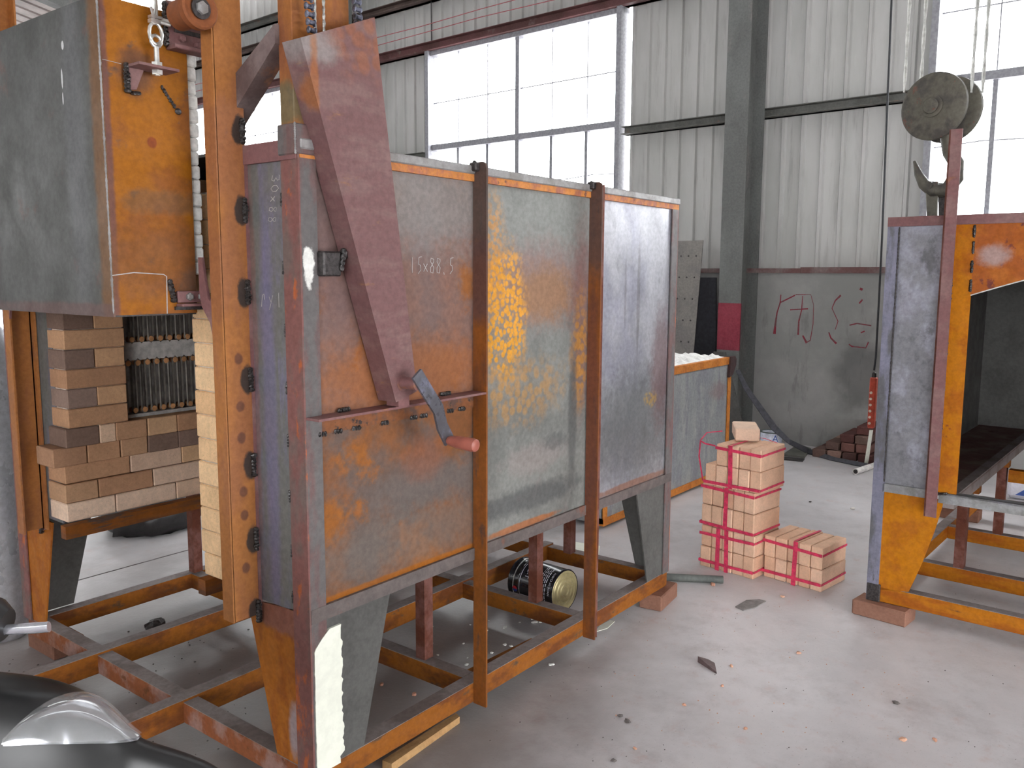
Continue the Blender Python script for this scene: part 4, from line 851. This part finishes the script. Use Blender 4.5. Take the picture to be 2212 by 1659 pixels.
part('can_body', G().lathe((0,0,0), (0,0,1), [(0,r-.004),(.004,r),(.19,r),(.196,r-.003)], 28), plain('can_white', (214,218,232), .4, .1), PC, smooth=True); part('can_lid', G().lathe((0,0,.194), (0,0,1), [(0,r+.003),(.006,r+.003),(.006,r-.012),(.001,r-.014)], 28), plain('can_lid_green', (88,100,96), .4, .4), PC)
def wrap(cx_, z0_, rad): return lambda x, y: (rad*math.cos(cx_+x/rad), rad*math.sin(cx_+x/rad), z0_+y)
part('can_print', text_geo('A\nZ\nB', .075, wrap(math.radians(205), .13, r+.0012)), plain('blue_print', (70,98,170), .5), PC)
a_, b_ = pix(1848,1019,2,.02), pix(1900,1002,2,.02); PP = thing('white_pipe', 'white plastic pipe lying on the floor behind the unlined furnace', 'pipe', (a_.x,a_.y,0))
part('pipe', G().tube([(0,0,.021),(b_.x-a_.x,b_.y-a_.y,.021)], .021, 16), plain('white_pvc', (232,228,224), .4), PP, smooth=True); dd = (b_-a_).normalized(); part('pipe_bore', G().cyl(Vector((0,0,.021))-dd*.001, Vector((0,0,.021))+dd*.004, .016, 14), m_dark, PP)
a_, b_ = pix(1562,1252,2,.017), pix(1425,1246,2,.017); tag(part('steel_tube', G().tube([a_,b_], .017, 16), steel('tube_grey_green', (118,122,118), (104,108,106), rough=.5), smooth=True), 'short grey-green steel tube on the floor before the brick packs', 'tube')
g = G().hull([tuple(pix(1866,1006,2,0)), tuple(pix(1874,1004,2,0)), tuple(pix(1876,1000,2,0)), tuple(pix(1868,1002,2,0)), tuple(pix(1878,930,0,5.0)), tuple(pix(1886,930,0,5.0)), tuple(pix(1886,929,0,5.03)), tuple(pix(1878,929,0,5.03))]); tag(part('white_plank', g, m_white), 'narrow white plank leaning below the red pendant', 'plank')

# ------------------------------------------------------------------ black paint can lying under the first furnace
e0, e1 = pix(1220,1277,2,.092), pix(1074,1232,2,.092); dv = (e1-e0); ln = .235; dv = dv.normalized()
K = thing('black_paint_can', 'black paint can with white print lying under the crank furnace', 'can', (e0.x,e0.y,.0)); r = .092
o0 = Vector((0,0,r)); up_ = Vector((0,0,1)); sd = dv.cross(up_)
m_bk = plain('gloss_black_can', (30,30,36), .22, 0, .6, .2)
part('can_body', G().lathe(o0, dv, [(0,r-.002),(.004,r),(.012,r-.002),(ln-.06,r-.002),(ln-.056,r+.001),(ln-.05,r-.002),(ln-.008,r-.002),(ln-.004,r+.001),(ln,r)], 36), m_bk, K, smooth=True)
prof = [(.004,r-.004)]
for k in range(7): rr_ = r-.008-.011*k; prof += [(.006 + (.003 if k % 2 else 0), rr_), (.006 + (.003 if k % 2 else 0), rr_-.007)]
part('can_end', G().lathe(o0+dv*.001, -dv, [(h-.004, q_) for h, q_ in prof], 36), plain('brass_lacquer_end', (176,164,122), .4, .35, .5, .06), K, 'brass-coloured ribbed can bottom', smooth=False)
part('can_band', G().lathe(o0+dv*(ln-.030), dv, [(0,r+.001),(.003,r+.001)], 36), m_zinc, K)
def onc(x, y):   # x along the can axis from the far end, y round the girth
    an = y/r; return o0 + dv*x + (sd*math.cos(an) + up_*math.sin(an))*(r+.0005)
m_prt = plain('white_print', (206,206,216), .5)
def cantext(body, size, x0, y0): return part('can_print', text_geo(body, size, lambda u, v: onc(x0-v, y0-u) if False else onc(x0-v, y0+u*1.0)), m_prt, K)
cam_dir = (CAM-e0); sgn = 1 if cam_dir.dot(sd) > 0 else -1
if sgn < 0: sd = -sd
cantext('MADE IN CHINA', .014, .022, .0)
cantext('T-20', .028, .150, .045)
for k in range(5):
    g = G(); rnd = random.Random(k)
    y = -.06
    while y < .11:
        l = rnd.uniform(.008,.02); pts = [onc(.036+.0085*k, y+l*q_/3) for q_ in range(4)]
        g.ribbon(pts, .0035, (pts[1]-o0-dv*(.036+.0085*k)), .0006); y += l+.004
    o = part('can_small_print', g, m_prt, K); o['kind'] = 'stuff'
ring = [onc(.172-.05*abs(math.sin(a)) if False else .172, -.03+.14*k/12) for k, a in enumerate([0]*13)]
part('can_print_line', G().ribbon(ring, .002, ring[6]-o0-dv*.172, .0006), m_prt, K)
bx_ = [onc(.170-.080*k/10, -.03) for k in range(11)]; part('can_print_line', G().ribbon(bx_, .002, bx_[5]-o0-dv*.13, .0006), m_prt, K)
def emb(r0, a0, a1, mat, off):
    cc = (.195, -.012); pts = [(cc[0]+r0*math.cos(a0+(a1-a0)*k/10), cc[1]+r0*1.0*math.sin(a0+(a1-a0)*k/10)) for k in range(11)]
    part('can_emblem', G().add([onc(*q_)+ (onc(*q_)-o0-dv*q_[0]).normalized()*off for q_ in pts], [tuple(range(11))]), mat, K)
emb(.013, 0, math.pi, plain('emblem_red', (196,44,60), .5), .0004); emb(.013, math.pi, 2*math.pi, plain('emblem_blue', (60,80,160), .5), .0004)

# ------------------------------------------------------------------ small things on the floor
def floorpoly(name, pxs, th, mat, label, cat, z=.0): return sheetfloor(name, [pix(u,v,2,z) for u, v in pxs], th, mat, label, cat, z)
g = G().hull([tuple(pix(u,v,2,.0)) for u, v in ((826,1659),(846,1668),(993,1562),(985,1552))] + [tuple(pix(u,v,2,.018)) for u, v in ((826,1642),(846,1650),(993,1548),(985,1540))]); tag(part('wooden_batten', g, steel('raw_timber', (186,150,108), (168,130,92), scale=(3,20,3), rough=.8, gain=1.)), 'pale wooden batten lying beside the crank furnace base rail', 'batten')
floorpoly('white_paper', [(1284,1366),(1296,1352),(1318,1340),(1328,1343),(1312,1358)], .002, m_white, 'torn white paper on the floor by the second rib', 'paper')
floorpoly('white_card', [(1236,1170),(1296,1180),(1292,1206),(1238,1192)], .002, m_white, 'white card on the floor behind the crank furnace', 'card')
g = G(); a_ = [pix(u,v,2,0) for u, v in ((1507,1430),(1548,1456),(1544,1432),(1530,1424))]; g.add([tuple(p) for p in a_] + [tuple(a_[0]+Vector((0,0,.022))), tuple(a_[1]+Vector((0,0,.006)))], [(0,1,2,3),(0,4,5,1),(4,3,2,5),(0,3,4),(1,5,2)]); tag(part('steel_scrap', g, plain('scrap_brown', (96,80,80), .7)), 'bent dark triangular steel scrap alone on the open floor', 'scrap')
floorpoly('flat_offcut', [(1588,1312),(1612,1298),(1640,1296),(1655,1300),(1630,1314),(1606,1320)], .004, steel('offcut_grey', (140,136,134), (120,116,114), rough=.8, gain=1.), 'thin grey offcut lying before the brick packs', 'offcut')
rs = random.Random(4); n = 0
spots = [(1340,1548,.010,0),(1355,1560,.012,0),(1560,1483,.008,1),(1950,1600,.012,1),(1955,1598,.007,1),(2020,1600,.010,1),(1725,1412,.010,1),(1610,1575,.008,1),(1372,1618,.007,1),(1478,1524,.008,1),(1690,1290,.010,1),(1540,1265,.016,1),(1400,1240,.012,1),(1270,1237,.012,1),(895,1502,.012,1),(825,1480,.010,1),(1060,1300,.012,1),(1842,1100,.014,2),(1580,1440,.009,1),(1440,1190,.008,2),(1325,1645,.009,0),(1750,1085,.010,0),(1935,1520,.012,0)]
cm = [plain('dark_crumb', (96,90,88), .9), brickmat('brick_crumb', [(214,158,120),(196,130,96)], .3), plain('pale_crumb', (230,226,220), .9)]
for u, v, s_, k in spots:
    p = pix(u, v, 2, 0); o = part('floor_crumb', G().blob((0,0,0), s_, s_*.7, s_*.5, 7, 4, .25, rs), cm[k]); o.location = (p.x, p.y, s_*.35); o.rotation_euler = (0,0,rs.uniform(0,3)); tag(o, ['small dark crumb of slag on the open concrete', 'small chip of orange brick on the concrete', 'small pale pebble on the concrete'][k], 'chip', ['slag crumbs on the floor', 'brick chips on the floor', 'pale pebbles on the floor'][k])
def scatter(name, n, uv, smin, smax, mat, label, cat, seed, flat=.5):
    rs = random.Random(seed); g = G()
    for _ in range(n):
        p = pix(rs.uniform(uv[0],uv[2]), rs.uniform(uv[1],uv[3]), 2, 0); q_ = rs.uniform(smin,smax); g.blob((p.x,p.y,q_*flat*.5), q_*rs.uniform(.6,1.6), q_, q_*flat, 6, 3, .3, rs)
    o = tag(part(name, g, mat), label, cat); o['kind'] = 'stuff'
scatter('fibre_flakes', 34, (930,1330,1200,1440), .003, .012, m_wool, 'scattered white fibre flakes on the floor under the crank furnace', 'flakes', 5, .35)
scatter('floor_grit', 110, (1050,1180,2200,1655), .0010, .0024, cm[0], 'fine dark grit sprinkled over the open concrete', 'grit', 6, .6)
scatter('brick_dust', 90, (1300,1270,2000,1600), .0010, .0028, cm[1], 'fine orange brick grit in front of the packs', 'grit', 7, .6)
scatter('floor_grit', 110, (10,1360,560,1640), .0015, .004, cm[0], 'fine dark grit under the furnace mouth', 'grit', 8, .6)
p = pix(335,1356,2,0); o = part('slag_lump', G().blob((0,0,0), .045, .03, .022, 9, 5, .25, random.Random(2)), m_dark); o.location = (p.x,p.y,.016); tag(o, 'black slag lump between the car tracks', 'lump')

# ------------------------------------------------------------------ behind the first furnace: gas cylinder, bags
CY = thing('gas_cylinder', 'grey steel gas cylinder standing beside the furnace mouth', 'cylinder', (.0,1.87,0)); r = .112
m_cy = steel('cylinder_grey', (190,190,194), (170,170,176), (200,200,206), camt=(.4,.8), scale=(4,4,2), rough=.32, metal=.35, gain=1.)
part('cylinder_body', G().lathe((0,0,0), (0,0,1), [(0,r-.01),(.012,r),(1.10,r),(1.15,r-.012),(1.19,r-.04),(1.215,.045),(1.22,.036),(1.24,.034)], 40), m_cy, CY, smooth=True); part('valve_cap', G().lathe((0,0,1.235), (0,0,1), [(0,.04),(.06,.04),(.10,.03),(.115,.01)], 24), m_zinc, CY, smooth=True)
def bag(name, c_, rx, ry, rz, mat, label, seed, wr=.2):
    rs = random.Random(seed); g = G(); nu, nv = 30, 14; vs = []
    for j in range(nv+1):
        t_ = -math.pi/2+math.pi*j/nv
        for i in range(nu):
            a = 2*math.pi*i/nu; k = 1+wr*.5*math.sin(a*7+j*1.3+seed)*math.cos(t_)+wr*.4*math.sin(a*13-j*2.1)+rs.uniform(-wr,wr)*.25
            z = rz*math.sin(t_)*k; vs.append((rx*math.cos(t_)*math.cos(a)*k, ry*math.cos(t_)*math.sin(a)*k, max(z, -rz*.55)))
    fs = [(j*nu+i, j*nu+(i+1)%nu, (j+1)*nu+(i+1)%nu, (j+1)*nu+i) for j in range(nv) for i in range(nu)]
    o = part(name, g.add(vs, fs), mat, smooth=True); o.location = (c_[0],c_[1],rz*.55); return tag(o, label, 'bag')
p = pix(330,1158,2,0); bag('black_sack', (p.x+.10,p.y+.16), .27, .24, .17, plain('black_film', (40,38,38), .35, 0, .6, .2), 'slumped black plastic sack behind the furnace', 3, .10)
p = pix(440,1142,2,0); bag('white_sack', (p.x+.30,p.y+.16), .13, .12, .11, plain('white_film', (214,212,208), .4, 0, .5, .05), 'crumpled white plastic sack behind the furnace post', 8, .30)

# ------------------------------------------------------------------ motorcycle nose in the near corner
MB0 = CAM + (_f + RT*((170-1106)/FPX) + UP*((829.5-1560)/FPX))*1.20
fwd = Vector((RT.x, RT.y, 0)).normalized(); dep = Vector((-fwd.y, fwd.x, 0)); 
if dep.dot(_f) < 0: dep = -dep
MC = thing('motorcycle', 'black motorcycle nose with a clear headlight and chrome brake lever', 'motorcycle', (MB0.x, MB0.y, 0))
base = Vector((MB0.x, MB0.y, 0))
def mpx(u, v, back=0.):   # point of the machine's mid-plane region, in the thing's own frame
    d = _f + RT*((u-1106)/FPX) + UP*((829.5-v)/FPX); n = dep; k = ((MB0 + dep*back) - CAM).dot(n)/d.dot(n); return CAM + d*k - base
top = [(-260,1440),(-120,1452),(0,1464),(60,1470),(120,1482),(175,1503),(230,1540),(270,1580),(300,1600),(350,1615),(410,1634),(470,1660),(540,1720),(600,1800)]
half = [.10,.105,.105,.10,.092,.082,.07,.058,.05,.046,.044,.042,.036,.02]
def cowl(i0, i1, t0, t1, off, nt=16):
    vs = []; n = i1-i0+1
    for i in range(i0, i1+1):
        tp_ = mpx(*top[i], back=.06); hw = half[i]; low = tp_.z-.42 if i < 9 else tp_.z-.30
        a0 = t0[i-i0] if isinstance(t0, list) else t0; a1 = t1[i-i0] if isinstance(t1, list) else t1
        for k in range(nt+1):
            a = math.radians(a0 + (a1-a0)*k/nt); ca, sa = math.cos(a), math.sin(a)     # 0 = camera side bottom, 90 = ridge, 180 = far side
            y = -ca*abs(ca)**-.25*hw if abs(ca) > 1e-6 else 0; h = abs(sa)**.8
            p = Vector((tp_.x, tp_.y, 0)) + dep*(y*(1+off/hw)); p.z = low + (tp_.z-low)*h + off*sa
            vs.append(p)
    fs = [(i*(nt+1)+k, i*(nt+1)+k+1, (i+1)*(nt+1)+k+1, (i+1)*(nt+1)+k) for i in range(n-1) for k in range(nt)]
    return G().add(vs, fs)
m_mb = plain('gloss_black_plastic', (30,30,31), .34, 0, .5, .15, 20)
fr = part('fairing', cowl(0, 13, 0, 180, 0, 28), m_mb, MC, smooth=True); sb = fr.modifiers.new('round', 'SUBSURF'); sb.levels = 1; sb.render_levels = 2
t = NT('headlight_reflector'); n_ = t.noise(t.mul(t.pos(), (26, 26, 10)), 1, 1); t.bump(n_, .5, .012); m_refl = t.done(lin((176,178,184)), .18, .9, .6)
tg2 = NT('headlight_lens'); tr2 = tg2.new('ShaderNodeBsdfTransparent'); gl2 = tg2.new('ShaderNodeBsdfGlossy'); gl2.inputs['Roughness'].default_value = .06; df2 = tg2.new('ShaderNodeBsdfDiffuse'); df2.inputs[0].default_value = (.8,.8,.82,1)
m1 = tg2.new('ShaderNodeMixShader'); m1.inputs[0].default_value = .22; tg2.link(tr2.outputs[0], m1.inputs[1]); tg2.link(gl2.outputs[0], m1.inputs[2]); m2 = tg2.new('ShaderNodeMixShader'); m2.inputs[0].default_value = .12; tg2.link(m1.outputs[0], m2.inputs[1]); tg2.link(df2.outputs[0], m2.inputs[2]); tg2.link(m2.outputs[0], tg2.n['Material Output'].inputs[0])
t0 = [54,56,59,66,76,88]; t1 = [56,76,96,102,102,98]
hl = part('headlight_reflector', cowl(3, 8, t0, t1, .003, 12), m_refl, MC, 'silver headlight reflector', smooth=True)
ln_ = part('headlight_lens', cowl(3, 8, t0, t1, .008, 12), tg2.m, hl, 'clear headlight lens', smooth=True)
for o in (hl, ln_): sb = o.modifiers.new('round', 'SUBSURF'); sb.levels = 1; sb.render_levels = 2
part('white_panel', cowl(0, 4, 6, [10,10,10,9,6], .004, 4), plain('white_mint_panel', (206,226,220), .4), MC, smooth=True)
lv = [mpx(-120,1352), mpx(-40,1358), mpx(20,1360), mpx(70,1357), mpx(106,1354)]
g = G().tube(lv, [.007,.0075,.0075,.008,.0078], 12, ell=.7); part('brake_lever', g, plain('polished_alloy', (206,206,214), .22, .85, .5, .03), MC, 'polished alloy brake lever', smooth=True)
g = G().tube([mpx(-160,1350), mpx(-60,1345), mpx(-10,1345), mpx(14,1350)], [.03,.034,.034,.022], 16); part('handlebar_switch', g, m_mb, MC, smooth=True)
g = G().tube([mpx(-60,1350,.03), mpx(-80,1420,.05), mpx(-100,1500,.06)], [.02,.022,.03], 12); part('fork_stem', g, m_mb, MC, smooth=True)
wc = mpx(430,1700,.06); wc = Vector((wc.x, wc.y, .26)); wr = G(); N = 40
vs = []; fs = []
for i in range(N):
    a = 2*math.pi*i/N
    for k in range(8):
        b = 2*math.pi*k/8; rr_ = .225 + .032*math.cos(b); vs.append(wc + fwd*(rr_*math.cos(a)) + Vector((0,0,rr_*math.sin(a))) + dep*(.038*math.sin(b)))
for i in range(N):
    for k in range(8): fs.append((i*8+k, i*8+(k+1)%8, ((i+1)%N)*8+(k+1)%8, ((i+1)%N)*8+k))
wl = part('front_tyre', wr.add(vs, fs), plain('tyre_rubber', (36,36,36), .8), MC, smooth=True)
part('wheel_hub', G().cyl(wc-dep*.04, wc+dep*.04, .05, 18), m_zinc, wl)
for k in range(5):
    a = 2*math.pi*k/5; part('wheel_spoke', G().tube([wc, wc+fwd*(.20*math.cos(a))+Vector((0,0,.20*math.sin(a)))], .012, 8), m_zinc, wl)
for sg in (-1, 1): part('fork_leg', G().tube([wc+dep*(.055*sg), mpx(60,1600,.06)+dep*(.055*sg)], .016, 10), m_zinc, MC, smooth=True)
